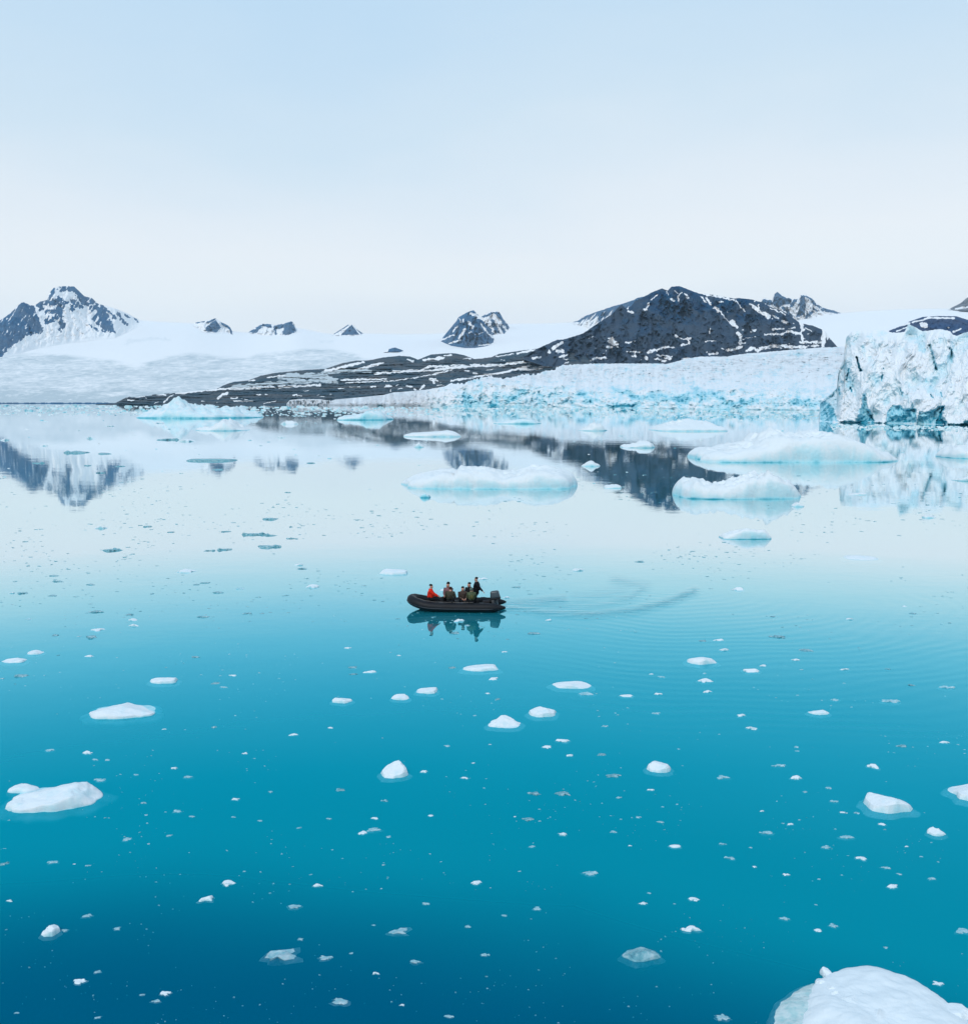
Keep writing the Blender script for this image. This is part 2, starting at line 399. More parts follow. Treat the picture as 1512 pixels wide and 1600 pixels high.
    # striped ridge behind the big mountain
    def mk9(X, Y):
        m = paint(X, Y, [(c5((85, 487), (140, 470)), 1.5), (c5((150, 475), (330, 385), (520, 318), (740, 262)), 1.3)], (), .5)
        st = fbm((X + .7 * Y) / 3.2, (Y - .5 * X) / 22, 4, 4)
        return 1 - np.maximum(to01(m, .7), to01(st * 3 - .2 - .12 * (Y - 500) + .0 * X, 1) * (Y > 400))
    ridge('mountain', c5((80, 488), (140, 470), (210, 425), (330, 380), (450, 340), (520, 315), (600, 296), (680, 268), (730, 252), (760, 232), (860, 215)),
          [(892, 505.5), (905, 508), (930, 520), (960, 530), (1012, 530)], snow_d, 500, mk9, F, 160, 90, seed=11)
    # jagged peaks right of it
    def mk10(X, Y):
        m = paint(X, Y, [(c6((665, 270), (740, 280)), 4), (c6((1270, 345), (1380, 372), (1460, 390)), 2.6), (c6((1110, 430), (1165, 385)), 2.4), (c6((1180, 290), (1250, 330)), 1.6), (c6((1180, 340), (1220, 365)), 1.2),
                         (c6((870, 335), (930, 380)), 2), (c6((1110, 215), (1160, 250), (1200, 290)), 1.3), (c6((1000, 255), (960, 310)), 2.6), (c6((930, 410), (960, 420)), 3)],
                  [c6((765, 290), (785, 195), (810, 172), (850, 200), (900, 230), (965, 245), (950, 300), (860, 305), (830, 335), (790, 320)),
                   c6((1040, 300), (1055, 205), (1110, 210), (1090, 250), (1110, 300), (1095, 400), (1000, 440), (1040, 350))], 1.2, 4)
        return 1 - to01(m + .9 * fbm(X / 2, Y / 4, 2), .8)
    ridge('mountain', c6((560, 300), (640, 272), (680, 235), (760, 260), (780, 200), (810, 172), (850, 195), (890, 225), (960, 240), (1000, 250), (1040, 235), (1060, 200), (1110, 205), (1170, 240), (1230, 300),
          (1280, 335), (1380, 360), (1470, 392)), c6((560, 500), (900, 480), (1150, 440), (1300, 405), (1400, 397), (1475, 394.5)), snow_d, 500, mk10, F, 260, 140, jag=.7, seed=12, relscale=(7, 16), rel=.02)
    # far right hills
    def mk11(X, Y):
        m = paint(X, Y, [(c7((990, 262), (1100, 235), (1130, 218), (1380, 222)), 1.2), (c7((1085, 285), (1105, 295)), 4), (c7((1370, 350), (1440, 322)), 1.3), (c7((780, 318), (960, 268)), 1.6), (c7((840, 345), (960, 300)), .9), (c7((1320, 310), (1330, 312)), 1.2)], (), .8, 4)
        return to01(m, .8)
    ridge('hill', c7((770, 340), (880, 295), (950, 258), (1080, 212), (1230, 203), (1400, 205), (1512, 240)) + [(1560, 512), (1640, 525)], c7((770, 345), (1000, 440), (1512, 440)) + [(1640, 530)],
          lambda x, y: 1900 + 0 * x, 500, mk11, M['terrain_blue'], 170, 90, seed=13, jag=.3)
    ridge('hill', c7((1320, 142), (1440, 82), (1500, 30)) + [(1530, 458), (1600, 440), (1700, 455), (1850, 480)], c7((1320, 146), (1512, 165)) + [(1850, 488)],
          snow_d, 400, lambda X, Y: to01(paint(X, Y, [(c7((1400, 135), (1512, 115)), 1.5)], ()), .8), M['terrain_brown'], 120, 60, seed=14, jag=.2)
    # the big dark mountain behind the glacier
    ss = [(c5((480, 665), (515, 700), (545, 720)), 4), (c5((450, 732), (500, 735)), 1.8), (c5((640, 690), (690, 690)), 1.5), (c5((715, 683), (728, 683)), 1.8), (c5((435, 780)), 1.6), (c5((655, 785), (800, 790)), 1.6),
          (c5((740, 800), (730, 830)), 1.5), (c5((700, 830), (740, 832)), .9), (c5((870, 795), (900, 780), (950, 775)), 2.4), (c5((970, 760), (1060, 735), (1130, 740)), 1.5), (c5((850, 852)), 2.6), (c5((960, 818), (1010, 828), (1115, 835)), 1.1),
          (c5((1050, 850), (1100, 850)), 2), (c5((930, 862), (990, 865)), 1.3), (c5((1010, 885), (1050, 885)), 1.6), (c5((1150, 622), (1220, 655), (1300, 652)), 1.5), (c5((1275, 650), (1290, 700), (1200, 722)), 1.3),
          (c5((825, 350), (855, 345), (875, 290)), 1.6), (c5((900, 255), (965, 200)), .9), (c5((665, 372), (715, 385)), 1.8), (c5((1110, 240), (1135, 262)), 1.7), (c5((1142, 155), (1170, 195)), .8),
          (c5((1217, 175), (1175, 220), (1180, 265)), 1.4), (c5((1245, 185), (1275, 235)), 1.5), (c5((1058, 160), (1070, 205)), .7), (c5((1412, 220), (1460, 275)), 1.5), (c5((1465, 225), (1512, 305)), 1.5),
          (c5((250, 655), (300, 625)), .7), (c5((250, 892), (320, 855), (440, 850)), 1.6), (c5((0, 832), (40, 815)), 1.6), (c5((0, 862), (130, 855)), 1), (c5((0, 770)), 2), (c5((1300, 325)), 1), (c5((800, 297)), .9), (c5((970, 235)), .8),
          (c5((945, 268)), .7), (c5((1080, 265)), .9), (c5((1215, 860), (1300, 855)), 1.6), (c5((1470, 790)), 1.4), (c5((1165, 800)), 1.), (c5((635, 330), (660, 345)), 1.3),
          (c4((1110, 450), (1200, 395)), 2.2), (c4((1160, 475), (1200, 475)), 3), (c4((1075, 485)), 3), (c4((920, 545), (985, 530)), 2), (c4((1165, 532), (1245, 510)), 1.5), (c4((1220, 552), (1330, 545)), 1), (c4((1440, 360), (1490, 335)), .7),
          (c6((200, 345), (300, 465), (400, 545)), 1.2), (c6((100, 240), (120, 290)), 1.5), (c6((180, 335), (210, 365)), 2.6), (c6((345, 470), (400, 535)), 2.6), (c6((400, 585), (430, 620), (435, 700)), 2.4), (c6((440, 700), (490, 690)), 1),
          (c6((300, 770), (380, 755), (450, 740)), 2.2), (c6((540, 300), (620, 360), (725, 430)), 2.8), (c6((620, 310), (625, 350)), 1.3), (c6((690, 385), (715, 400)), 2.2), (c6((385, 262), (490, 380)), 1.1), (c6((60, 198), (250, 228), (370, 255)), 1.1), (c6((220, 268), (260, 275)), .9),
          (c6((120, 550), (120, 590)), 1.4), (c6((545, 578), (590, 560)), 1.7), (c6((770, 412), (800, 430)), 1.5), (c6((870, 465), (910, 500)), 2.6), (c6((740, 335), (900, 405)), 1), (c6((770, 560), (870, 550)), 1.6),
          (c6((690, 605), (860, 605), (865, 640)), 1.2), (c6((860, 600), (950, 575), (1000, 590), (1060, 600), (1080, 670)), 2), (c6((930, 550), (1000, 530)), 1.3), (c6((1050, 480), (1080, 560), (1050, 600)), 2.4),
          (c6((1050, 688), (1300, 690)), 2), (c6((500, 775), (560, 750), (620, 770)), 2.4), (c6((640, 755), (780, 730), (900, 735), (1100, 740)), 2.6), (c6((1100, 740), (1230, 720)), 2.), (c6((770, 720)), 2), (c6((1060, 440), (1300, 470)), 3.5),
          (c6((460, 560)), 1.3), (c6((300, 375)), 1), (c6((110, 815), (200, 800)), 1.4), (c6((250, 745), (262, 765)), .9), (c6((70, 682), (180, 675)), .7), (c6((460, 655), (590, 633)), .6), (c6((1290, 560), (1340, 640)), 3), (c6((1290, 600), (1280, 720)), 3),
          (c6((980, 500)), 1.2), (c6((580, 270)), 1.3), (c6((760, 450)), 1.4), (c6((820, 440)), 1.2), (c6((1130, 605)), 1.2), (c6((1110, 540), (1160, 580)), 1.3)]
    rk = [(c6((630, 800), (700, 785), (790, 785)), 2), (c6((905, 765)), 2), (c6((985, 758)), 2), (c6((1130, 740), (1180, 742)), 1.6), (c6((550, 808)), 1)]
    def mkm(X, Y):
        m = paint(X, Y, ss, (), 1.7, 5.)
        m2 = paint(X, Y, rk, (), .8, 3, seed=4)
        s = to01(m - .2 + .35 * fbm(X / 1.6, Y / 1.6, 8, 3), .8)
        edge = fbm(X / 5, Y / 3.5, 6, 4)        # thin scattered remnants low down
        s = np.maximum(s, to01(4.2 * (edge - .95) - .03 * np.abs(Y - 550), .8))
        return np.minimum(s, 1 - to01(m2, .7))
    ridge('mountain', [(818, 558), (837, 546), (870, 531), (880, 530.6)] + c5((200, 600), (300, 530), (420, 450), (500, 400), (570, 320), (600, 303), (640, 345), (690, 322), (730, 275), (830, 220), (900, 180), (1010, 135), (1048, 150), (1070, 158), (1110, 118), (1190, 112), (1250, 135), (1350, 175), (1400, 190))
          + c6((130, 200), (370, 240), (430, 235), (550, 250), (640, 275), (730, 320), (870, 370), (950, 420), (1000, 460), (1060, 495), (1180, 520), (1300, 570), (1345, 640)) + [(1310, 545)],
          [(818, 562), (850, 572), (950, 580), (1060, 580), (1200, 572), (1310, 556)], lambda x, y: 2050 + 0 * x, [(818, 150), (900, 420), (960, 650), (1060, 820), (1150, 800), (1240, 600), (1310, 250)],
          mkm, Nn, 620, 240, rel=.034, relscale=(21, 75), gexp=.9, seed=21, talus=True, oct=2)

def moraine():
    sky = [(150, 631.5), (180, 630), (200, 620), (240, 616.5), (275, 614), (338, 608), (352, 601), (364, 597), (388, 594.5), (408, 587), (428, 583), (477, 578), (508, 576.5), (533, 568), (556, 563.5), (572, 563.5), (582, 562),
           (599, 558.5), (624, 556), (640, 557), (653, 562), (673, 554), (700, 552), (710, 552), (725, 555), (741, 561), (754, 560), (768, 558), (779, 553), (820, 547), (839, 545), (870, 545), (910, 556), (930, 566)]
    w_ = [(c3((350, 605), (500, 570), (620, 540), (720, 518)), 2.1), (c3((630, 592), (760, 560), (900, 527)), 1.8), (c3((1130, 488), (1185, 515)), 1.9), (c3((1280, 497), (1460, 478)), 2.1),
          (c3((820, 628), (1100, 605), (1250, 600), (1330, 562), (1512, 560)), 1.9), (c3((1200, 608), (1512, 588)), 1.5), (c3((500, 690), (750, 682), (930, 678)), 1.4), (c3((540, 715), (1000, 695), (1250, 660), (1512, 605)), .9),
          (c3((470, 765), (540, 765)), .8), (c3((580, 757), (680, 757)), .8), (c3((60, 832), (85, 825)), 1.4), (c3((80, 835), (135, 842)), .7), (c3((915, 752), (980, 750)), 1.2), (c3((920, 740), (975, 740)), .7), (c3((1020, 742), (1040, 728)), 1), (c3((1120, 747), (1170, 750)), 1.),
          (c3((968, 782), (966, 800)), 1.2), (c3((1195, 775), (1205, 780)), 1.4), (c3((1250, 775), (1285, 740)), 1.8), (c3((1345, 680), (1400, 690)), 2), (c3((1375, 690), (1380, 715)), 2), (c3((785, 750), (830, 752)), 1), (c3((1040, 775), (1080, 770)), .8),
          (c3((390, 825), (415, 825)), .6), (c3((275, 835), (300, 825)), .7), (c3((160, 790), (190, 790)), .6), (c3((300, 848), (340, 848)), .7), (c3((1440, 715)), .8),
          (c4((0, 555), (80, 540)), 1.8), (c4((80, 520), (155, 512)), 1.2), (c4((0, 652), (180, 630), (300, 620), (600, 610), (850, 575), (1250, 578)), 2.1), (c4((0, 690), (150, 655)), 1.4), (c4((570, 527), (740, 502)), .9), (c4((775, 495), (940, 465)), 1.8),
          (c4((280, 657), (315, 665)), 1.1), (c4((150, 755), (400, 717), (620, 680), (750, 650), (900, 612)), 1.6), (c4((360, 680), (400, 690)), 1.4), (c4((800, 650), (1000, 640)), 1.7), (c4((0, 740), (20, 760)), 1.6), (c4((20, 800), (80, 798)), .7),
          (c4((480, 655), (580, 645)), .6), (c4((140, 608), (280, 605)), 1.), (c4((620, 562), (655, 562)), .7), (c4((260, 550), (330, 545)), 1), (c4((330, 602), (420, 600)), 1), (c4((900, 640), (1100, 610)), 2), (c4((1000, 600), (1200, 590)), 1.6),
          (c2((712, 715), (740, 690), (780, 680)), 2.2), (c2((285, 750), (315, 715), (360, 690)), 1.2), (c2((815, 716), (860, 716)), 1.5), (c2((835, 742), (980, 738)), .9), (c2((1070, 762), (1170, 735)), .9), (c2((580, 740), (605, 740)), .8),
          (c2((1015, 690), (1045, 690)), 1.1), (c2((1300, 695), (1330, 685)), 1.3), (c2((0, 730), (50, 730)), 1), (c2((1100, 553), (1245, 535)), 1.4), (c2((955, 582), (1000, 575)), 1.2), (c2((380, 678), (550, 660), (830, 640), (1200, 628), (1512, 612)), 1.8),
          (c2((60, 715), (130, 700), (150, 720)), .8), (c2((230, 690), (300, 690)), 1.1), (c2((330, 680), (350, 672)), 1.), (c2((890, 722), (950, 725)), .5), (c2((1080, 688), (1100, 688)), .8), (c2((1380, 660), (1420, 660)), .6), (c2((700, 750)), .8), (c2((210, 760), (240, 745)), .6)]
    gr = [(c3((0, 645), (300, 655), (450, 690)), 4.2), (c3((250, 640), (520, 600), (780, 600)), 2.0), (c3((0, 690), (400, 700)), 3), (c2((830, 625), (1100, 605), (1512, 575)), 3.2), (c2((1200, 560), (1512, 540)), 2.5), (c2((0, 705), (200, 680), (340, 665)), 2.5)]
    def mk(X, Y):
        m = paint(X, Y, w_, (), 1.1, 6.)
        g = paint(X, Y, gr, (), 2., 9.)
        e_ = fbm(X / 9, Y / 1.6, 6, 4)
        s = to01(m - .25 + .5 * fbm(X / 3, Y / 1, 8, 3), 1.)
        s = np.maximum(s, .88 * to01(g + 2.0 * fbm(X / 20, Y / 1.1, 3, 3), 2.))
        return np.maximum(s, to01(3.2 * (e_ - 1.), .8))
    def dirt(X, Y): return np.clip(.9 * to01(paint(X, Y, gr, (), 2., 9.) - paint(X, Y, w_, (), 1.1, 6.) * .8, 2.), 0, 1)
    base = [(150, 634), (930, 634)]
    dr = [(150, 60), (275, 320), (400, 560), (556, 900), (700, 1050), (840, 1100), (930, 800)]
    ridge('moraine', sky, base, lambda x, y: 1400 + 0 * x, dr, mk, M['moraine'], 640, 170, rel=.012, relscale=(60, 5), gexp=1.1, jag=.4, seed=31, dirt=dirt)

# ---- glacier with its calving front across the middle of the bay
def glacier_front():
    top = [(515, 627)] + c3((450, 872), (700, 850), (900, 830), (1000, 805), (1150, 795), (1300, 780), (1480, 750)) + c4((150, 778), (280, 780), (410, 735), (520, 715), (640, 735), (780, 700), (950, 690), (1100, 655), (1200, 612), (1400, 600)) + \
          [(930, 568), (1044, 568), (1070, 561), (1093, 557), (1136, 557), (1158, 553), (1200, 549.5), (1272, 543.5), (1330, 541), (1420, 540), (1560, 540)]
    base = [(515, 633.2), (600, 633.6), (700, 634.5), (800, 635.5), (900, 637), (1100, 639), (1285, 641), (1560, 644)]
    lip = [(515, 628), (600, 620), (700, 607), (760, 600), (800, 602), (900, 608), (1000, 611), (1100, 610), (1200, 611), (1280, 612), (1560, 612)]
    nu, nv = 820, 300
    xs = np.linspace(515, 1560, nu); X = np.tile(xs, (nv, 1)); t = np.linspace(0, 1, nv)[:, None]
    spiky = sstep(690, 730, X) * sstep(960, 880, X)
    T_ = lerp(top, X); jag = ridged(X / 7.5, 1.7, 0, 3) - .9
    T_ = T_ - spiky * 3.2 * np.maximum(jag, -.6) - (1 - spiky) * .5 * jag * (X > 640)
    B = lerp(base, X); Lp = np.maximum(lerp(lip, X) + 3.2 * fbm(X / 16, 9.1, 0, 3) + 7. * fbm(X / 70, 4.1, 0, 2) * sstep(640, 760, X), T_ + .6)
    tc = .42
    PY = np.where(t < tc, B + (Lp - B) * (t / tc), Lp + (T_ - Lp) * ((t - tc) / (1 - tc)))
    Yb = (CAM_H) / ((B - HZ) / F_PX)
    D0 = np.interp(X, [515, 700, 900, 1100, 1285, 1560], [1330, 1230, 1080, 960, 880, 800])
    wall = 45.
    span = np.maximum(60, (Lp - T_) * 16)
    f1 = np.clip(t / tc, 0, 1); f2 = np.clip((t - tc) / (1 - tc), 0, 1)
    D = D0 + wall * f1 ** 1.5 + span * f2
    # blocks, towers and vertical cracks (moved along the line of sight)
    fl = ridged(X / 9 + .4 * fbm(X / 10, PY / 10, 2), PY / 26, 4, 3) - .9
    bl = fbm(X / 17, PY / 12, 7, 3); sm = ridged(X / 4.6, PY / 3.4, 3, 3) - .9
    upper = sstep(.35, .6, t) * sstep(640, 760, X)
    left = sstep(700, 640, X)
    D = D * (1 - (.0055 * fl * (1 + .25 * sstep(980, 860, X)) + .0055 * bl * (1 - .6 * left) + .0007 * sm + upper * (.008 * sm + .009 * bl)) * np.minimum(1, t * 12) * np.minimum(1, (1 - t) * 8 + .2))
    P = to_world(X, PY, D)
    # a foot below the water and a back edge down behind the crest
    foot = P[:1].copy(); foot[..., 2] = -4
    P[0, :, 2] = np.minimum(P[0, :, 2], .2)
    bk = P[-1:].copy(); bk[..., 1] += 60; bk[..., 2] -= 12
    bk2 = P[-1:].copy(); bk2[..., 1] += 160; bk2[..., 2] = -5
    P = np.concatenate([foot, P, bk, bk2])
    lowb = sstep(612, 634, PY + 6 * bl)
    blue = .09 + .22 * sstep(592, 622, PY + 8 * bl) * sstep(680, 740, X) + .20 * np.clip(-bl, -.5, 1) + .14 * np.clip(-fl, -1, 1) - .12 * sm
    patches = to01(paint(X, PY, [(c4((280, 940), (350, 960)), 6), (c4((540, 970), (590, 950)), 5), (c4((670, 940), (830, 860)), 5), (c4((430, 800), (440, 850)), 2.5), (c4((990, 930), (1010, 920)), 3), ([(955, 633), (995, 634)], 3), ([(905, 612), (925, 628)], 4),
                        ([(1010, 622), (1060, 620), (1110, 615)], 6), ([(1140, 632), (1180, 626)], 5), ([(1235, 625), (1270, 630)], 4), ([(960, 605), (1000, 625)], 4), ([(1080, 605), (1140, 630)], 4), ([(1395, 600), (1400, 640)], 4)], (), 4, 9), 3)
    blue = blue + .34 * patches + .25 * to01(paint(X, PY, [([(957, 636), (990, 634)], 1.5), (c4((500, 990), (600, 985)), 1.6)], (), 1), 1)
    blue = np.clip(blue * (1 - .55 * left), 0, 1.1)
    dirt = left * (.35 + .4 * np.clip(fl, -1, 1)) + left * .8 * sstep(629, 633, PY + 1.4 * fbm(X / 6, 1, 1))
    crk = ridged(X / 5.5 + .6 * fbm(X / 9, PY / 5, 3), PY / 2.6, 14, 3)
    blue = blue + .22 * sstep(1.15, 1.5, crk) * (1 - left) + .22 * fbm(X / 30, PY / 9, 33, 4) + .12 * fbm(X / 7, PY / 4, 34, 3)
    dirt = dirt + .32 * sstep(600, 560, PY) * np.clip(.4 + fbm(X / 20, PY / 2.5, 12, 4), 0, 1)
    pad = lambda a: np.concatenate([a[:1], a, a[-1:], a[-1:]])
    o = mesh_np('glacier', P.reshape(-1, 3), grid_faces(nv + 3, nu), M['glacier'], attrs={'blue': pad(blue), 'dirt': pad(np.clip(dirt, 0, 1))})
    tag(o, kind='structure')
    # small dirty remnant of the front further left
    xs = np.linspace(448, 524, 150); nv = 40; X = np.tile(xs, (nv, 1)); t = np.linspace(0, 1, nv)[:, None]
    T_ = lerp([(448, 631), (453, 625), (470, 623.4), (500, 623.8), (516, 626), (524, 630)], X) + .4 * fbm(X / 4, 2, 1); B = 633.2
    PY = B + (T_ - B) * t
    fl = ridged(X / 4.5, PY / 12, 5, 4) - .9
    D = 1360 + 14 * t - 7 * fl * np.minimum(1, t * 8) * np.minimum(1, (1 - t) * 5 + .1)
    P = to_world(X, PY, D); foot = P[:1].copy(); foot[..., 2] = -3; bk = P[-1:].copy(); bk[..., 1] += 50; bk[..., 2] = -3
    P = np.concatenate([foot, P, bk]); pad = lambda a: np.concatenate([a[:1], a, a[-1:]])
    o = mesh_np('glacier', P.reshape(-1, 3), grid_faces(nv + 2, 150), M['glacier'], attrs={'blue': pad(.1 - .2 * fl), 'dirt': pad(np.clip(.55 + .5 * -fl + .6 * sstep(630, 633, PY), 0, 1))})
    tag(o, kind='structure')

# ---- the near, high ice cliff on the right
def ice_cliff():
    top = [(1276, 659)] + c7((112, 1150), (125, 1020), (160, 985), (200, 955), (280, 880), (290, 780), (300, 700), (345, 600), (355, 480), (372, 400), (420, 350), (560, 330), (700, 330), (780, 355), (850, 360), (915, 350), (950, 275), (1000, 300), (1080, 345), (1250, 325), (1340, 345), (1370, 380), (1400, 390), (1460, 365), (1512, 350)) + \
          [(1560, 522), (1650, 515), (1800, 530), (2000, 540)]
    base = [(1276, 659.5), (1320, 660.2), (1400, 661.8), (1512, 664.5), (1800, 672), (2000, 678)]
    xs = np.concatenate([np.linspace(1276, 1520, 420)[:-1], np.linspace(1520, 2000, 120)]); nu = len(xs); nv = 320
    X = np.tile(xs, (nv, 1)); t = np.linspace(0, 1, nv)[:, None]
    T_ = lerp(top, X) + .8 * fbm(X / 6, 3, 1, 4) * (X > 1300); B = np.maximum(lerp(base, X), T_ + .3)
    PY = B + (T_ - B) * t
    D0 = CAM_H * F_PX / (lerp(base, X) - HZ)
    D0 = np.interp(X, xs, gp(xs, lerp(base, xs))[1])
    D = D0 + 55 * t ** 1.2 + 26 * sstep(1300, 1270, X)
    fl = ridged((X + .25 * (PY - 600)) / 30 + .35 * fbm(X / 30, PY / 30, 2), PY / 90, 4, 5) - .9
    bl = fbm(X / 26, PY / 34, 7, 4); sm = ridged(X / 8., PY / 7., 3, 4) - .9
    wx = X + 2 * fbm(X / 8, PY / 8, 20, 3)
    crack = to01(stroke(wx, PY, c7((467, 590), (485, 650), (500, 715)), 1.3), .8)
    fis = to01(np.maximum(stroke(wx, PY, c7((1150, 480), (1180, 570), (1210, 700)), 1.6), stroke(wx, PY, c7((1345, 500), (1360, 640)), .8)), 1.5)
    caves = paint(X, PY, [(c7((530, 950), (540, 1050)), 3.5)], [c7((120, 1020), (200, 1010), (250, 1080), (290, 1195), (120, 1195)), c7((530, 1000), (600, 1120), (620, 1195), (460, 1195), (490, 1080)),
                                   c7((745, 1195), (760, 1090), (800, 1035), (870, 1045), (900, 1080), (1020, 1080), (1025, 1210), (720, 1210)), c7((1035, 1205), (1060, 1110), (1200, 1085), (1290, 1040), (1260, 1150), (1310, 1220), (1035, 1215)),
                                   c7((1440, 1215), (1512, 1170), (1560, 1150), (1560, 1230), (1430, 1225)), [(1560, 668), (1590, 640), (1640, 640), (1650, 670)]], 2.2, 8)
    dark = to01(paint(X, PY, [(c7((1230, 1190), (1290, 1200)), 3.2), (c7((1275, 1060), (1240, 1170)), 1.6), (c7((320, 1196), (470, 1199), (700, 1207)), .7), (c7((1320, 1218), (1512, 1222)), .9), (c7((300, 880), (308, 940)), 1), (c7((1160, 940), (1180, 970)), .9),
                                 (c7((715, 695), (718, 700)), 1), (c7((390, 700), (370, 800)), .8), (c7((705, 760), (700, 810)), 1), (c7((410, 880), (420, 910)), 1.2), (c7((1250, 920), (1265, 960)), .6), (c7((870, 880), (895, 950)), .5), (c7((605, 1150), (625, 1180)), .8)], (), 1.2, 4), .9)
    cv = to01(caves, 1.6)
    b2 = fbm((X + .5 * (PY - 600)) / 55, PY / 110, 17, 3); D = D * (1 - (.010 * fl + .006 * bl + (.0005 + .003 * sstep(1340, 1305, X)) * sm + .022 * b2) * np.minimum(1, t * 10 + .1) * np.minimum(1, (1 - t) * 9 + .1)) + 3.5 * cv + 7 * crack + 5 * fis + 2 * dark
    P = to_world(X, PY, D)
    foot = P[:1].copy(); foot[..., 2] = -4
    backs = []
    for k, (dy, dz) in enumerate(((10, -.5), (30, 0), (70, -1), (150, -6), (300, -60))):
        q = P[-1:].copy(); hor = q[..., :2] / np.linalg.norm(q[..., :2], axis=-1, keepdims=True)
        q[..., :2] += hor * dy; q[..., 2] = np.maximum(q[..., 2] + dz + (1.6 * fbm(xs / 9, k * 1.7, 3) if 0 < k < 4 else 0) * 1.0, -4); backs.append(q)
    P = np.concatenate([foot, P] + backs)
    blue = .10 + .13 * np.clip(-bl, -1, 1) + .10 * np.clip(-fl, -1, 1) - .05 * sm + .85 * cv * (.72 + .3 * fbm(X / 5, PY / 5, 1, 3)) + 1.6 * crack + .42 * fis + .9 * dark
    blue += .22 * to01(paint(X, PY, [(c7((400, 620), (390, 700)), 5), (c7((520, 490), (525, 530)), 3.5), (c7((600, 400), (640, 480)), 6), (c7((770, 490)), 3), (c7((1040, 450), (1080, 530)), 4), (c7((600, 640), (640, 800)), 6), (c7((860, 900), (920, 960)), 5),
                                     (c7((1120, 810)), 3), (c7((420, 750), (400, 850)), 4), (c7((1350, 850), (1380, 900)), 4), (c7((1150, 900), (1250, 950)), 5)], (), 3, 8), 4)
    blue += .16 * np.clip(-b2 * 2, 0, 1)  # hollows of the face painted aqua as shading
    dirt = .0 * X
    pad = lambda a: np.concatenate([a[:1], a] + [a[-1:]] * 5)
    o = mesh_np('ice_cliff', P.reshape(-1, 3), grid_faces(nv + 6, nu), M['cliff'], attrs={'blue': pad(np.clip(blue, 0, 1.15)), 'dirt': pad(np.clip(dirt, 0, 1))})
    tag(o, kind='structure')

M = {}
M['terrain_far'] = mat_terrain('far rock and snow', (.012, .085, .19), (.05, .15, .27), (.08, .14, .22), 1.3)  # blue of distance haze is put into the far rock colour
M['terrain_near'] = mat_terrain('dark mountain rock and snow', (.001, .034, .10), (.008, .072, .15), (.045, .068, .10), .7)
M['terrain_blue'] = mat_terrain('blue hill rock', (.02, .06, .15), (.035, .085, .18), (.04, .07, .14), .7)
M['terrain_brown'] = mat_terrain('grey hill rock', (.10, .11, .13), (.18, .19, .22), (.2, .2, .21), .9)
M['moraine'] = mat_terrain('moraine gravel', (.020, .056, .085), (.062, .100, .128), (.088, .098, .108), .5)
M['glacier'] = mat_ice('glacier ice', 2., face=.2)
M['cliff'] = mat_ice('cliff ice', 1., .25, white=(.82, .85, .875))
snowfield(); build_peaks(); moraine(); glacier_front(); ice_cliff()

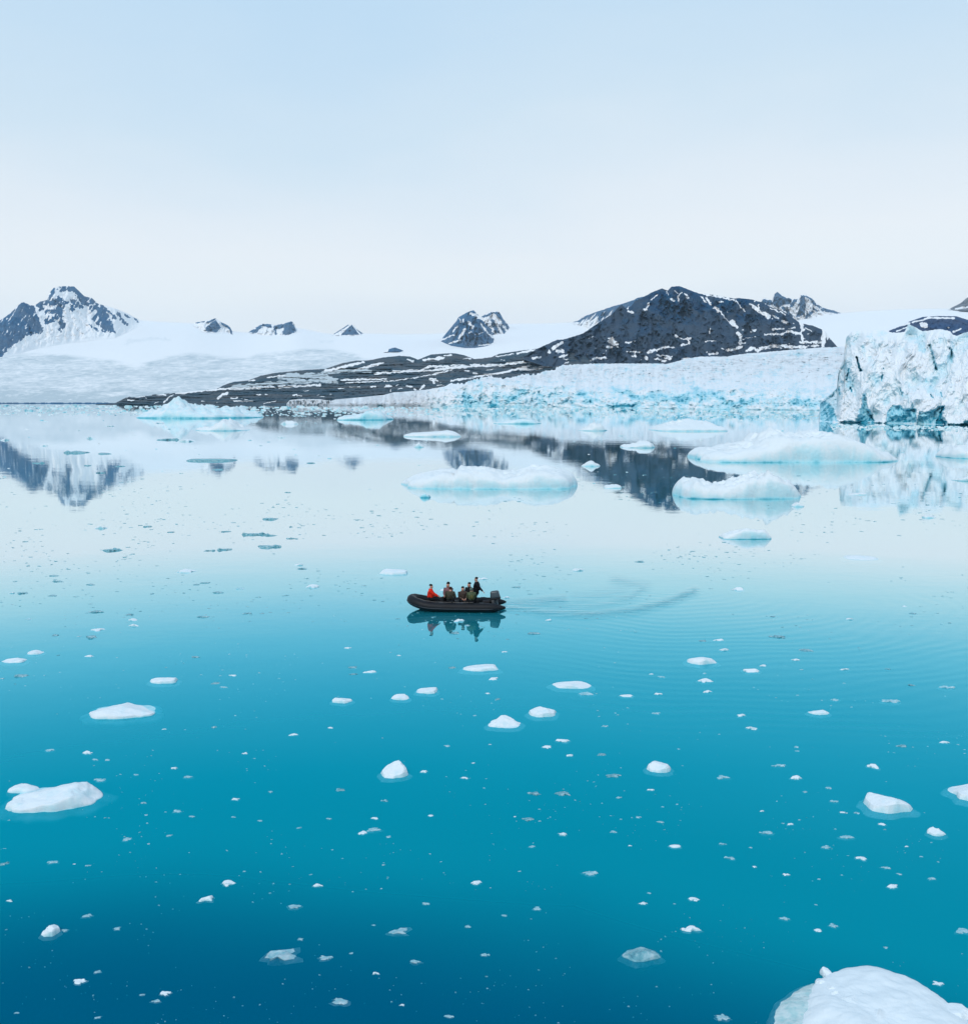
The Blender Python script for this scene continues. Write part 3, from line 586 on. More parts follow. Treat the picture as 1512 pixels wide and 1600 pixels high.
# ================================================================== WATER
def water():
    m = bpy.data.materials.new('fjord water'); m.use_nodes = True
    t = m.node_tree; N_ = t.nodes; L_ = t.links; N_.clear()
    out = nn(t, 'ShaderNodeOutputMaterial')
    pos = nn(t, 'ShaderNodeTexCoord').outputs['Object']
    # ripples, metres
    h1 = tex(t, .9, 3, (1., 1.5, 1)); h2 = tex(t, .12, 3, (1, 1.3, 1)); patch = tex(t, .018, 3, (.6, 1, 1))
    calm = ramp(t, patch, [(.35, (.35, .35, .35)), (.7, (1, 1, 1))])
    h = math_(t, 'ADD', math_(t, 'MULTIPLY', math_(t, 'MULTIPLY', h1, .0036), calm), math_(t, 'MULTIPLY', h2, .010))
    # stern wake: real crests along the curved track (amplitude painted on the surface itself)
    hw = tex(t, 1., 4, (.32, 3.4, 1), dist=.5)
    h = math_(t, 'ADD', h, math_(t, 'MULTIPLY', math_(t, 'MULTIPLY', hw, .04), attr(t, 'wake')))
    wv = nn(t, 'ShaderNodeTexWave', wave_type='RINGS', rings_direction='Z'); wv.inputs['Scale'].default_value = .33; wv.inputs['Distortion'].default_value = 11.; wv.inputs['Detail'].default_value = 1; wv.inputs['Detail Scale'].default_value = .35
    mp = nn(t, 'ShaderNodeMapping'); mp.inputs['Location'].default_value = (-12, -66, 0); L_.new(pos, mp.inputs[0]); L_.new(mp.outputs[0], wv.inputs['Vector'])
    h = math_(t, 'ADD', h, math_(t, 'MULTIPLY', math_(t, 'MULTIPLY', wv.outputs['Fac'], .0015), attr(t, 'swell')))
    bp = nn(t, 'ShaderNodeBump'); bp.inputs['Strength'].default_value = 1; bp.inputs['Distance'].default_value = 1; L_.new(h, bp.inputs['Height'])
    fr = nn(t, 'ShaderNodeFresnel'); fr.inputs['IOR'].default_value = 1.333; L_.new(bp.outputs[0], fr.inputs['Normal'])
    # milky meltwater: deep blue in front, paler teal farther out and to the right
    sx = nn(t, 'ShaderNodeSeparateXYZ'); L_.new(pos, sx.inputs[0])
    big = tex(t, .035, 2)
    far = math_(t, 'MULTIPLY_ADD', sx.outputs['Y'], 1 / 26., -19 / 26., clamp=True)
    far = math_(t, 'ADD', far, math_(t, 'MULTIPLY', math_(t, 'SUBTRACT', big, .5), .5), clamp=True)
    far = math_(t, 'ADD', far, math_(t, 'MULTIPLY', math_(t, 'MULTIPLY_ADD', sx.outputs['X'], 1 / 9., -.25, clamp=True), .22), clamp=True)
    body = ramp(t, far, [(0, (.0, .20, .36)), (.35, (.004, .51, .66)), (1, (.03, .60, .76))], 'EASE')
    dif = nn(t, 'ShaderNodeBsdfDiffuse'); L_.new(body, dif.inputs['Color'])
    tr = nn(t, 'ShaderNodeBsdfTransparent'); tr.inputs['Color'].default_value = (.9, 1, 1, 1)
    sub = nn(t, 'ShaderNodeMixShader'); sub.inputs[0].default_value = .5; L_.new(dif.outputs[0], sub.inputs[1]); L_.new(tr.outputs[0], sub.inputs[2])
    gl = nn(t, 'ShaderNodeBsdfGlossy'); gl.inputs['Roughness'].default_value = .01; L_.new(bp.outputs[0], gl.inputs['Normal'])
    ff = nn(t, 'ShaderNodeFloatCurve'); cu = ff.mapping.curves[0]
    for q in ((.065, .03), (.12, .12), (.2, .38), (.25, .60), (.33, .77), (.42, .85), (.52, .87), (.73, .94)): cu.points.new(*q)
    ff.mapping.update(); L_.new(fr.outputs[0], ff.inputs['Value'])
    gc = ramp(t, fr.outputs[0], [(0, (.0, .65, .88)), (.13, (.0, .65, .88)), (.25, (.28, .78, .90)), (.33, (.62, .92, .95)), (.42, (.93, .99, 1)), (.52, (.93, 1, 1)), (.8, (.98, 1, 1))]); L_.new(gc, gl.inputs['Color'])
    mxs = nn(t, 'ShaderNodeMixShader'); chop = math_(t, 'MULTIPLY', attr(t, 'wake'), ramp(t, hw, [(.34, (0, 0, 0)), (.56, (1, 1, 1))]))
    fz = math_(t, 'MULTIPLY', ff.outputs[0], math_(t, 'MULTIPLY_ADD', chop, -.62, 1.)); L_.new(fz, mxs.inputs[0]); L_.new(sub.outputs[0], mxs.inputs[1]); L_.new(gl.outputs[0], mxs.inputs[2])  # reflection weakened under the wake mask to paint its streaks darker
    L_.new(mxs.outputs[0], out.inputs['Surface'])
    ab = nn(t, 'ShaderNodeVolumeAbsorption'); ab.inputs['Color'].default_value = (.0, .80, .93, 1); ab.inputs['Density'].default_value = .55
    L_.new(ab.outputs[0], out.inputs['Volume'])
    xs = np.concatenate([-np.geomspace(9000, 8, 30), np.arange(-6, 34, .3), np.geomspace(35, 9000, 30)])
    ys = np.concatenate([[-300, -60, -10, 10, 30], np.arange(42, 92, .3), np.geomspace(93, 11000, 40)])
    X, Y = np.meshgrid(xs, ys)
    yy = np.maximum(Y, 5.); PX, PY = pix(X, yy, 0 * X)
    wk = np.maximum.reduce([.75 * to01(stroke(PX, PY, [(788, 944), (830, 942), (880, 938)], 5), 6) * (Y > 10),
         .8 * to01(stroke(PX, PY, [(790, 948), (850, 957), (920, 960), (990, 955), (1040, 942), (1085, 924)], 3.2), 7),
         .55 * to01(stroke(PX, PY, [(860, 950), (930, 948), (985, 934), (1010, 915), (960, 906)], 3), 9),
         .35 * to01(stroke(PX, PY, [(900, 935), (960, 925), (985, 912)], 5), 12)])
    wk = np.clip(1.35 * wk, 0, 1) * (.55 + .45 * np.clip(fbm(X / 2.5, Y / 1.2, 3, 3) + .4, 0, 1)) * (Y > 10)
    sw = sstep(880, 1040, PX) * sstep(900, 950, PY) * sstep(1210, 1100, PY) * (Y > 10) + .5 * sstep(760, 860, PX) * sstep(955, 970, PY) * sstep(1150, 1040, PY) * (Y > 10)
    sw = np.clip(sw, 0, 1)
    ny, nx = X.shape; V = np.stack([X, Y, 0 * X], -1).reshape(-1, 3); F = grid_faces(ny, nx)
    # closed body: skirts and bottom
    k = len(V); ring = list(range(nx)) + [i * nx + nx - 1 for i in range(1, ny)] + [(ny - 1) * nx + j for j in range(nx - 2, -1, -1)] + [i * nx for i in range(ny - 2, 0, -1)]
    Vb = V[ring].copy(); Vb[:, 2] = -14; nr = len(ring)
    F2 = [[ring[(i + 1) % nr], ring[i], k + i, k + (i + 1) % nr] for i in range(nr)]
    V = np.concatenate([V, Vb, [[0, 3000, -14]]]); c = k + nr
    F3 = [[k + (i + 1) % nr, k + i, c, c] for i in range(nr)]
    me = bpy.data.meshes.new('water')
    me.from_pydata(V.tolist(), [], F.tolist() + F2 + [f[:3] for f in F3])
    for an, av in (('wake', wk), ('swell', sw)):
        a = me.attributes.new(an, 'FLOAT', 'POINT'); a.data.foreach_set('value', np.concatenate([av.ravel(), np.zeros(nr + 1)]).astype(np.float32))
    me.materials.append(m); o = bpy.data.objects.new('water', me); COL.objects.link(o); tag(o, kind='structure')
    # the deep, silty bottom
    b = mat_plain('silty sea bed', (.004, .06, .12), .9, .1, .2, .05)
    bm = bmesh.new(); bmesh.ops.create_grid(bm, x_segments=8, y_segments=8, size=8900); bmesh.ops.translate(bm, verts=bm.verts, vec=(0, 2000, -9))
    tag(bm_obj('sea_bed', bm, b), kind='structure')
water()

def haze():
    m = bpy.data.materials.new('sea haze'); m.use_nodes = True; t = m.node_tree; t.nodes.clear()
    out = nn(t, 'ShaderNodeOutputMaterial'); v = nn(t, 'ShaderNodeVolumePrincipled')
    v.inputs['Color'].default_value = (.70, .86, 1, 1); v.inputs['Density'].default_value = HAZE; v.inputs['Anisotropy'].default_value = .2
    t.links.new(v.outputs[0], out.inputs['Volume'])
    bm = bmesh.new(); bmesh.ops.create_cube(bm, size=1)
    bmesh.ops.scale(bm, verts=bm.verts, vec=(26000, 16000, 1100)); bmesh.ops.translate(bm, verts=bm.verts, vec=(0, 6000, 535))
    o = bm_obj('haze', bm, m, smooth=False); tag(o, kind='stuff')
HAZE = 2.4e-5
if HAZE: haze()

# ================================================================== ICE AFLOAT
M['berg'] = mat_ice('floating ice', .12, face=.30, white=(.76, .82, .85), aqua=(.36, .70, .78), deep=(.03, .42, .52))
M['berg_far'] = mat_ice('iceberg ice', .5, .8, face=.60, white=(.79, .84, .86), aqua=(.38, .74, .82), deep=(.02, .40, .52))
def mat_clear():
    m, t, N_, L_, b = mat('clear wet ice')
    n1 = tex(t, 6, 5); n2 = tex(t, 25, 4)
    L_.new(ramp(t, n1, [(.3, (.07, .30, .38)), (.5, (.20, .50, .58)), (.72, (.55, .75, .80))]), b.inputs['Base Color'])
    b.inputs['Roughness'].default_value = .12; b.inputs['Specular IOR Level'].default_value = .5; b.inputs['Alpha'].default_value = .8
    bump(t, math_(t, 'ADD', n1, n2), b, .05, .6); return m
M['clear'] = mat_clear()
def mat_pale(alpha=1.):
    m, t, N_, L_, b = mat('awash ice')
    n1 = tex(t, 7, 5)
    L_.new(ramp(t, n1, [(.32, (.28, .70, .80)), (.62, (.70, .92, .98))]), b.inputs['Base Color'])
    b.inputs['Roughness'].default_value = .25; b.inputs['Alpha'].default_value = alpha; bump(t, n1, b, .06, .6); return m
M['pale'] = mat_pale(); M['glassy'] = mat_pale(.55); M['wet'] = mat_pale(.8); M['wet'].node_tree.nodes['Color Ramp'].color_ramp.elements[0].color = (.42, .70, .72, 1); M['wet'].node_tree.nodes['Color Ramp'].color_ramp.elements[1].color = (.72, .86, .86, 1)

def floe_geo(a, b, H, prof, seed, nr=7, na=20, k=4., keel=.5, flare=.12, rough=.12, lump=.15, under=2, facets=0):
    """one closed body: shaped top, waterline rim and the part below the water"""
    th = np.linspace(0, 2 * np.pi, na, endpoint=False)[None, :]
    rr = np.linspace(0, 1, nr + 1)[1:] ** .8
    if nr > 12: rr = np.concatenate([rr[:-1] * .985, [.975, .985, .993, .998, 1.]]); rr.sort(); nr = len(rr)
    rr = rr[:, None]
    c, s = np.cos(th), np.sin(th); e = 5. if k >= 10 else (3.0 if k >= 5 else 2.3)
    Rr = (np.abs(c) ** e + np.abs(s) ** e) ** (-1 / e)
    Rr = Rr * (1 + lump * fbm(1.3 * c + seed, 1.3 * s, seed, 3) + .22 * lump * fbm(4 * c, 4 * s, seed + 3, 2))
    Rr = Rr / max(np.abs(Rr * c).max(), 1e-6)
    Rr = 1 + (Rr - 1) * rr ** 1.6
    x = rr * Rr * c; y = rr * Rr * s
    p = np.array(prof, float)
    def top(x, y, rr):
        u = (x + 1) / 2
        h = np.interp(u, p[:, 0], p[:, 1]) * np.clip(1 - rr ** k, 0, 1) ** .5
        q = 1.5 if a < 3 else 3.
        n = fbm(x * q + seed, y * q * max(b / a, .3), seed + 1, 4) + .55 * (ridged(x * 1.6 * q, y * q, seed + 5, 4) - .9) + (.35 * fbm(x * 6 * q, y * 3 * q, seed + 8, 3) if a > 3 else 0)
        return H * h + rough * H * n * np.clip(1 - rr ** 6, 0, 1)
    z = top(x, y, rr)
    if facets:                                   # broken faces: the block is cut by a few tilted planes
        rs = np.random.RandomState(int(seed * 10) % 9999)
        for _ in range(facets):
            an = rs.uniform(0, 6.283); sl = rs.uniform(.25, .9); o_ = rs.uniform(.55, .95)
            z = np.minimum(z, H * (o_ + sl * (x * math.cos(an) + y * math.sin(an)) + .05 * fbm(x * 4, y * 4, seed, 2)) + .02 * H)
    z = np.maximum(z, .012 * a * (1 - rr)); z[-1] = -.0
    V = [[0, 0, float(z[0].mean())]]
    V += np.stack([x * a, y * b, z], -1).reshape(-1, 3).tolist()
    for i in range(under):
        f = (i + 1) / under
        sc_ = (1 + flare * math.sin(math.pi * min(f * 1.3, 1))) * (1 - .75 * f ** 2.5)
        jit = 1 + .1 * fbm(c * 2, s * 2, seed + 7 + i, 2)
        V += np.stack([x[-1] * a * sc_ * jit[0], y[-1] * b * sc_ * jit[0], np.full(na, -keel * (f ** 1.2 if under > 1 else 1))], -1).tolist()
    V.append([0, 0, -keel * 1.15])
    R_ = nr + under; F = []
    for j in range(na): F.append([0, 1 + j, 1 + (j + 1) % na])
    for i in range(R_ - 1):
        for j in range(na):
            p0 = 1 + i * na + j; p1 = 1 + i * na + (j + 1) % na; F.append([p0, p0 + na, p1 + na, p1])
    last = len(V) - 1
    for j in range(na): F.append([last, 1 + (R_ - 1) * na + (j + 1) % na, 1 + (R_ - 1) * na + j])
    return np.array(V), F
def geo_obj(name, V, F, material, loc=(0, 0, 0), rz=0., parent=None, smooth=True, blue=0.):
    me = bpy.data.meshes.new(name); me.from_pydata(V.tolist(), [], F)
    z = V[:, 2]; top = max(z.max(), .01)
    bl = blue + .10 * fbm(V[:, 0] / (.3 * top + .3) + 3, V[:, 1] / (.3 * top + .3), z / top, 3) + (.55 if len(V) > 900 else .25) * np.clip(1 - z / (.07 * top), 0, 1)
    for an, av in (('blue', bl), ('dirt', 0 * bl)):
        at_ = me.attributes.new(an, 'FLOAT', 'POINT'); at_.data.foreach_set('value', av.astype(np.float32))
    me.materials.append(material)
    me.polygons.foreach_set('use_smooth', [smooth] * len(me.polygons))
    o = bpy.data.objects.new(name, me); COL.objects.link(o); o.location = loc; o.rotation_euler = (0, 0, rz)
    if parent: o.parent = parent
    return o
def place(x0, x1, ywl, ytop, bf=.55):
    """waterline front row, top row and side columns seen in the photo -> where it floats, its half sizes and height"""
    xc = (x0 + x1) / 2
    yb = ywl - bf * (ywl - ytop)
    Xf, Yf = gp(xc, ywl); Xb, Yb = gp(xc, yb)
    b = (Yb - Yf) / 2; Yc = Yf + b
    a = (x1 - x0) / 2 / F_PX * Yc * 1.006
    b = min(max(b, .16 * a), .9 * a); Yc = Yf + b
    Xc = gp(xc, ywl)[0] * Yc / Yf
    z = at(xc, ytop, Yc + .15 * b)[2]
    return Xc, Yc, a, b, max(z, .03 * a)

flat = [(0, .55), (.1, .85), (.5, 1), (.9, .8), (1, .5)]
BERGS = [
 # x0 x1 waterline top profile bf k label category
 (623, 902, 765, 731, [(0, .25), (.05, .45), (.13, .68), (.22, .75), (.30, .75), (.315, .62), (.335, .95), (.45, .95), (.58, .68), (.66, .70), (.75, .93), (.85, 1), (.97, .95), (1, .7)], .62, 7, 'long low white ice floe with a notched back, behind the boat', 'ice floe'),
 (1078, 1389, 723, 679, [(0, .35), (.04, .45), (.12, .42), (.25, .5), (.30, .62), (.37, .95), (.42, 1), (.52, .93), (.66, .95), (.73, .88), (.85, .45), (.95, .25), (1, .12)], .42, 6, 'largest white iceberg, a long smooth ridge in front of the ice cliff', 'iceberg'),
 (1047, 1249, 781, 739, [(0, .4), (.06, .66), (.14, .75), (.22, .6), (.30, .42), (.42, .5), (.55, .72), (.66, .85), (.69, 1), (.74, .85), (.85, .75), (.95, .45), (1, .2)], .5, 5, 'white iceberg with a dip in the middle and a small knob on top', 'iceberg'),
 (1018, 1130, 674, 655.5, [(0, .12), (.12, .45), (.3, .6), (.5, .95), (.6, .98), (.66, .72), (.78, .75), (.9, .45), (1, .1)], .3, 4, 'low pale iceberg with two humps, behind the largest iceberg', 'iceberg'),
 (1125, 1206, 843, 826, [(0, .3), (.2, .6), (.35, .95), (.6, .85), (.82, .95), (.9, .5), (1, .2)], .5, 5, 'small flat white floe alone on pale water below the knobbed iceberg', 'ice floe'),
 (221, 412, 654, 626, [(0, .15), (.08, .4), (.2, .55), (.28, .72), (.33, 1), (.38, .82), (.5, .55), (.65, .45), (.8, .55), (.9, .35), (1, .12)], .2, 3, 'craggy turquoise and white iceberg with a pointed knob, off the moraine shore', 'iceberg'),
 (305, 388, 673.5, 657, [(0, .25), (.35, .28), (.42, .5), (.6, 1), (.75, .75), (.9, .3), (1, .08)], .3, 3, 'small white iceberg with a humped right end, in front of the craggy iceberg', 'iceberg'),
 (630, 720, 683, 672.5, [(0, .5), (.3, .6), (.6, .75), (.75, 1), (.9, .8), (1, .5)], .5, 6, 'thin flat white floe on the dark reflection of the moraine', 'ice floe'),
 (531, 611, 656.5, 641, [(0, .3), (.35, .4), (.55, .8), (.68, 1), (.8, .7), (1, .3)], .3, 4, 'rounded turquoise iceberg close under the moraine shore', 'iceberg'),
 (904, 951, 673.5, 660.5, [(0, .08), (.3, .5), (.52, 1), (.7, .7), (1, .08)], .25, 2.5, 'small pyramid shaped iceberg in front of the middle of the glacier', 'iceberg'),
 (968, 1022, 700, 689.5, [(0, .3), (.4, .5), (.6, 1), (.85, .9), (1, .4)], .4, 4, 'small white floe just left of the dark mountain reflection', 'ice floe'),
 (1471, 1560, 717, 696, [(0, .4), (.15, .8), (.5, 1), (.8, .9), (1, .5)], .4, 5, 'white iceberg cut off by the right edge, below the ice cliff', 'iceberg'),
 (1487, 1540, 752, 742, flat, .5, 4, 'little white floe at the right edge, in front of the cut off iceberg', 'ice floe'),
 (1324, 1354, 773.5, 770, flat, .8, 5, 'thin white ice sheet on the grey reflection of the ice cliff', 'ice floe'),
 (908, 938, 729, 720.5, [(0, .2), (.3, .7), (.5, 1), (.7, .7), (1, .2)], .35, 3, 'tiny jagged white ice lump on the dark mountain reflection', 'ice lump'),
 (943, 971, 763, 757, flat, .5, 4, 'small white ice strip at the left edge of the darkest reflection', 'ice lump'),
 (1236, 1256, 792, 785, [(0, .3), (.4, 1), (1, .3)], .4, 3, 'tiny crumbly ice lump at the right end of the knobbed iceberg', 'ice lump'),
 (768, 846, 662.5, 654.5, [(0, .25), (.35, .4), (.5, .8), (.65, 1), (.85, .6), (1, .2)], .3, 4, 'low turquoise floe among brash ice below the glacier front', 'ice floe'),
 (1440, 1463, 809.5, 804.5, flat, .5, 4, 'small white ice lump near the right edge below the cliff reflection', 'ice lump'),
 (292, 369, 720.5, 716, flat, .7, 8, 'long thin sheet of clear ice between the two mountain reflections on the left', 'ice sheet'),
 (655, 673, 766 + 12, 770, [(0, .3), (.5, 1), (1, .4)], .5, 4, 'turquoise ice lump just in front of the long notched floe', 'ice lump'),
 (646, 663, 699, 691.5, [(0, .15), (.3, .7), (.5, 1), (.7, .5), (1, .15)], .3, 2.5, 'tiny white ice peak below the thin flat floe', 'ice lump'),
 (594, 640, 898.5, 886, [(0, .5), (.3, .8), (.7, 1), (.9, .9), (1, .5)], .6, 5, 'white slab of ice on the water left of and behind the boat', 'ice slab'),
 (1318, 1368, 875, 866, [(0, .3), (.4, .9), (.6, 1), (.8, .5), (1, .2)], .7, 4, 'flat crumbling white floe on pale water right of the wake', 'ice floe'),
 (142, 248, 1124, 1094, [(0, .3), (.15, .6), (.3, .8), (.5, .8), (.7, .95), (.9, 1), (1, .6)], .68, 5, 'lumpy white ice block with a snowy top, front left of the boat', 'ice block'),
 (10, 160, 1272, 1220, [(0, .35), (.2, .6), (.45, 1), (.7, .95), (.85, .75), (1, .2)], .75, 4, 'large white ice block with a split left end, lower left', 'ice block'),
 (594, 641, 1217, 1190, [(0, .4), (.3, 1), (.6, .95), (.85, .8), (1, .3)], .6, 3, 'ragged white ice chunk in the middle of the open water', 'ice chunk'),
 (1009, 1050, 1208, 1186, [(0, .3), (.3, .9), (.5, 1), (.75, .8), (1, .3)], .55, 3, 'rounded snowy ice chunk right of the middle of the open water', 'ice chunk'),
 (759, 814, 1138, 1116, [(0, .1), (.3, .55), (.55, 1), (.75, .55), (1, .08)], .5, 2.2, 'white ice chunk shaped like a small tent, in front of the boat', 'ice chunk'),
 (825, 870, 1121, 1099, [(0, .4), (.4, .9), (.8, 1), (1, .5)], .65, 4, 'rounded white ice chunk right of the tent shaped one', 'ice chunk'),
 (1348, 1420, 1271, 1237, [(0, .5), (.2, .9), (.5, 1), (.8, .95), (1, .5)], .72, 5, 'flat topped white ice block, lower right', 'ice block'),
 (1479, 1560, 1254, 1223, [(0, .6), (.15, 1), (.6, .9), (1, .6)], .8, 6, 'translucent square edged ice slab cut off by the right edge', 'ice slab'),
 (1072, 1119, 1039, 1023, [(0, .4), (.3, .9), (.6, 1), (.8, .6), (1, .3)], .65, 4, 'bright white floe right of and in front of the wake', 'ice floe'),
 (1446, 1476, 1307, 1292, [(0, .3), (.4, 1), (.7, .5), (1, .1)], .6, 3, 'pale wedge shaped ice chunk near the right edge, below the slab', 'ice chunk'),
 (722, 779, 1049, 1037, [(0, .5), (.15, .7), (.5, .7), (.85, 1), (1, .5)], .7, 5, 'long pale floe floating straight in front of the boat', 'ice floe'),
 (862, 925, 1077, 1063, [(0, .3), (.2, .6), (.5, 1), (.7, .6), (1, .3)], .7, 5, 'long pale floe with trailing ends, in front of the wake', 'ice floe'),
 (1262, 1295, 1117, 1108, [(0, .6), (.3, 1), (.7, .8), (1, .2)], .65, 4, 'thin white floe with a pointed right end on rippled water at the right', 'ice floe'),
 (518, 551, 1099, 1088, [(0, .5), (.5, 1), (1, .5)], .6, 4, 'small oval white floe left of the boat, nearer the camera', 'ice floe'),
 (234, 280, 1069, 1056, [(0, .4), (.5, .8), (.9, 1), (1, .5)], .65, 4, 'narrow white floe behind the lumpy snowy block', 'ice floe'),
 (5, 43, 1036, 1027, flat, .7, 4, 'flat white floe at the left edge, nearer of two', 'ice floe'),
 (44, 69, 1023, 1015, flat, .65, 4, 'small white floe near the left edge, farther of two', 'ice floe'),
 (650, 684, 1084, 1073, [(0, .5), (.5, .7), (.95, 1), (1, .7)], .7, 5, 'small tilted pale slab with a raised right corner', 'ice slab'),
 (611, 640, 1094, 1083, [(0, .2), (.5, 1), (1, .2)], .6, 3, 'small pale peaked ice chunk beside the tilted slab', 'ice chunk'),
 (66, 94, 1464, 1441, [(0, .3), (.5, .6), (.85, 1), (1, .4)], .7, 3, 'pale leaf shaped ice chunk with an upturned end, lower left', 'ice chunk'),
 (969, 1032, 1503, 1478, [(0, .15), (.3, .3), (.5, .9), (.75, 1), (1, .4)], .75, 4, 'clear cracked ice piece with a pointed left end, left of the huge floe', 'ice piece'),
]
SPLIT = {}
LAND = []
for i, (x0, x1, yw, yt, prof, bf, k, label, cat) in enumerate(BERGS):
    X, Y, a, b, H = place(x0, x1, yw, yt, bf * .62 if yw < 860 else min(.86, bf * 1.12))
    big = x1 - x0 > 90
    far = Y > 90; nr, na = (34, 150) if big else ((16, 64) if x1 - x0 > 40 and far else (9, 30))
    thin = 'thin' in label or 'sheet' in cat
    V, F = floe_geo(a, b, H, prof, 3.1 + i * 1.7, nr, na, (11 if k >= 4 else k + 1.5) if far else k, keel=(min(1.6, .35 * a) + .2) if not far else 2.2, flare=.10 if far else .34,
                    rough=.06 if thin else ((.24 if k > 3 else .28) if far or big else (.16 if k >= 5 else .24)), lump=.12 if big else .18     , under=5 if big else 3, facets=0 if (x1 - x0 > 170 or (far and k <= 3)) else (1 if far else 4))
    clear = 'clear' in label
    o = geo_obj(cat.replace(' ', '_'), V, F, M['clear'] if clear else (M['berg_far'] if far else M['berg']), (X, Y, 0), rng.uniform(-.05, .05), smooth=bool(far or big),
                blue=.30 if 'turquoise' in label and 'foot' not in label else (.12 if not far else .04))
    tag(o, label, cat)
    LAND.append(((x0 + x1) / 2, yw, x1 - x0, {24: 'the snowy block', 25: 'the split block', 26: 'the ragged chunk', 27: 'the rounded chunk', 28: 'the tent shaped chunk', 30: 'the flat topped ice block', 31: 'the clear slab',
        0: 'the long notched floe', 1: 'the largest iceberg', 2: 'the knobbed iceberg', 4: 'the lone floe', 5: 'the craggy iceberg', 7: 'the thin flat floe', 9: 'the pyramid iceberg', 22: 'the white slab', 23: 'the crumbling floe',
        32: 'the bright floe', 34: 'the long pale floe', 35: 'the trailing floe', 37: 'the small oval floe', 43: 'the leaf shaped chunk', 44: 'the cracked clear piece', 36: 'the pointed thin floe', 39: 'the left edge floe', 19: 'the long clear sheet', 33: 'the wedge shaped chunk'}.get(i)))
LAND = [l for l in LAND if l[3]] + [(715, 950, 150, 'the boat'), (1340, 1540, 300, 'the huge floe')]

# the second lobe of the split block, welded to it as part of the same piece of ice
# (built as a child because it is one piece of ice with its own rounded head)
def lobe(parent, x0, x1, yw, yt, seed, blue=.1, name='ice_lobe', bf=.75):
    X, Y, a, b, H = place(x0, x1, yw, yt, bf)
    V, F = floe_geo(a, b, H, [(0, .6), (.4, 1), (1, .6)], seed, 10, 40, 3.5, keel=.4, flare=.15, rough=.12, lump=.2, under=3)
    o = geo_obj(name, V, F, M['berg'], (0, 0, 0), 0, parent, blue=blue)
    o.matrix_parent_inverse = Matrix.Translation(-parent.location); o.location = (X, Y, 0); return o
split = [o for o in COL.objects if o.get('label', '').startswith('large white ice block with a split')][0]; split.rotation_euler[2] = 0
lobe(split, 11, 62, 1240, 1226, 51.); lobe(split, 7, 60, 1268, 1248, 55.)

# the huge half-sunk floe in the near right corner
def huge():
    pts = [(1262, 1552), (1272, 1534), (1290, 1524), (1318, 1512), (1345, 1507), (1372, 1511), (1402, 1521), (1440, 1535), (1470, 1558), (1500, 1582), (1535, 1625), (1545, 1700), (1500, 1800), (1400, 1840), (1310, 1790), (1272, 1700), (1254, 1620), (1256, 1580)]
    W = np.array([gp(x, y + 4) for x, y in pts]); c = W.mean(0)
    ang = np.arctan2(W[:, 1] - c[1], W[:, 0] - c[0]); rad = np.hypot(*(W - c).T); o_ = np.argsort(ang); ang, rad = ang[o_], rad[o_]
    def body(name, ang, rad, H, z0, seed, material, parent, blue, keel, k=3., na=200, nr=50, rgh=.1):
        th = np.linspace(-np.pi, np.pi, na, endpoint=False)
        R_ = np.interp(th, np.concatenate([ang - 2 * np.pi, ang, ang + 2 * np.pi]), np.tile(rad, 3)) * (1 + .018 * fbm(np.cos(th) * 6, np.sin(th) * 6, seed, 3))
        rr = (np.linspace(0, 1, nr + 1)[1:] ** .8)[:, None]; x = rr * R_ * np.cos(th); y = rr * R_ * np.sin(th)
        n = fbm(x * .8, y * .8, seed, 5) + .6 * sstep(.1, .35, fbm(x * .5 + 3, y * .5, seed + 2, 2))
        z = z0 + H * (1 - rr ** k) ** .5 * (.8 + .25 * n) + rgh * .3 * n * (1 - rr ** 5); z[-1] = z0
        V = [[0, 0, z0 + H]] + np.stack([x, y, z], -1).reshape(-1, 3).tolist()
        for f in (.3, .65, 1):
            V += np.stack([x[-1] * (1.04 - .5 * f * f), y[-1] * (1.04 - .5 * f * f), np.full(na, z0 - keel * f)], -1).tolist()
        V.append([0, 0, z0 - keel]); T = nr + 3; F = [[0, 1 + j, 1 + (j + 1) % na] for j in range(na)]
        for i in range(T - 1):
            for j in range(na):
                p0 = 1 + i * na + j; p1 = 1 + i * na + (j + 1) % na; F.append([p0, p0 + na, p1 + na, p1])
        F += [[len(V) - 1, 1 + (T - 1) * na + (j + 1) % na, 1 + (T - 1) * na + j] for j in range(na)]
        return geo_obj(name, np.array(V), F, material, (0, 0, 0), 0, parent, blue=blue)
    root = empty('ice_floe', (c[0], c[1], 0)); tag(root, 'huge rounded white floe with a sunken greenish side, at the bottom right', 'ice floe')
    body('floe_top', ang, rad, .42, -.02, 4., M['berg'], root, -.12, .8)
    sp = [(1192, 1640), (1196, 1590), (1206, 1562), (1224, 1541), (1250, 1528), (1285, 1522), (1400, 1530), (1500, 1640), (1480, 1760), (1300, 1800), (1210, 1720)]
    W2 = np.array([gp(x, y + 8) for x, y in sp]) ; d = W2 - c; an2 = np.arctan2(d[:, 1], d[:, 0]); r2 = np.hypot(*d.T); o2 = np.argsort(an2)
    body('sunken_foot', an2[o2], r2[o2], .27, -.11, 9., M['wet'], root, .0, 1.4, k=2.6, rgh=.2)
    for x, y, s_, h in ((1290, 1524, .16, .04), (1283, 1542, .19, .08), (1296, 1556, .20, .15), (1302, 1568, .12, .18), (1328, 1584, .24, .26), (1492, 1588, .34, .08)):
        X, Y = gp(x, y); V, F = floe_geo(s_, s_ * .8, .16, [(0, .6), (.5, 1), (1, .6)], x, 6, 18, 3, keel=.1, rough=.3, lump=.35, facets=3)
        geo_obj('ice_lump', V, F, M['berg'], (X - c[0], Y - c[1], h), x, root, smooth=False, blue=-.1)
huge()

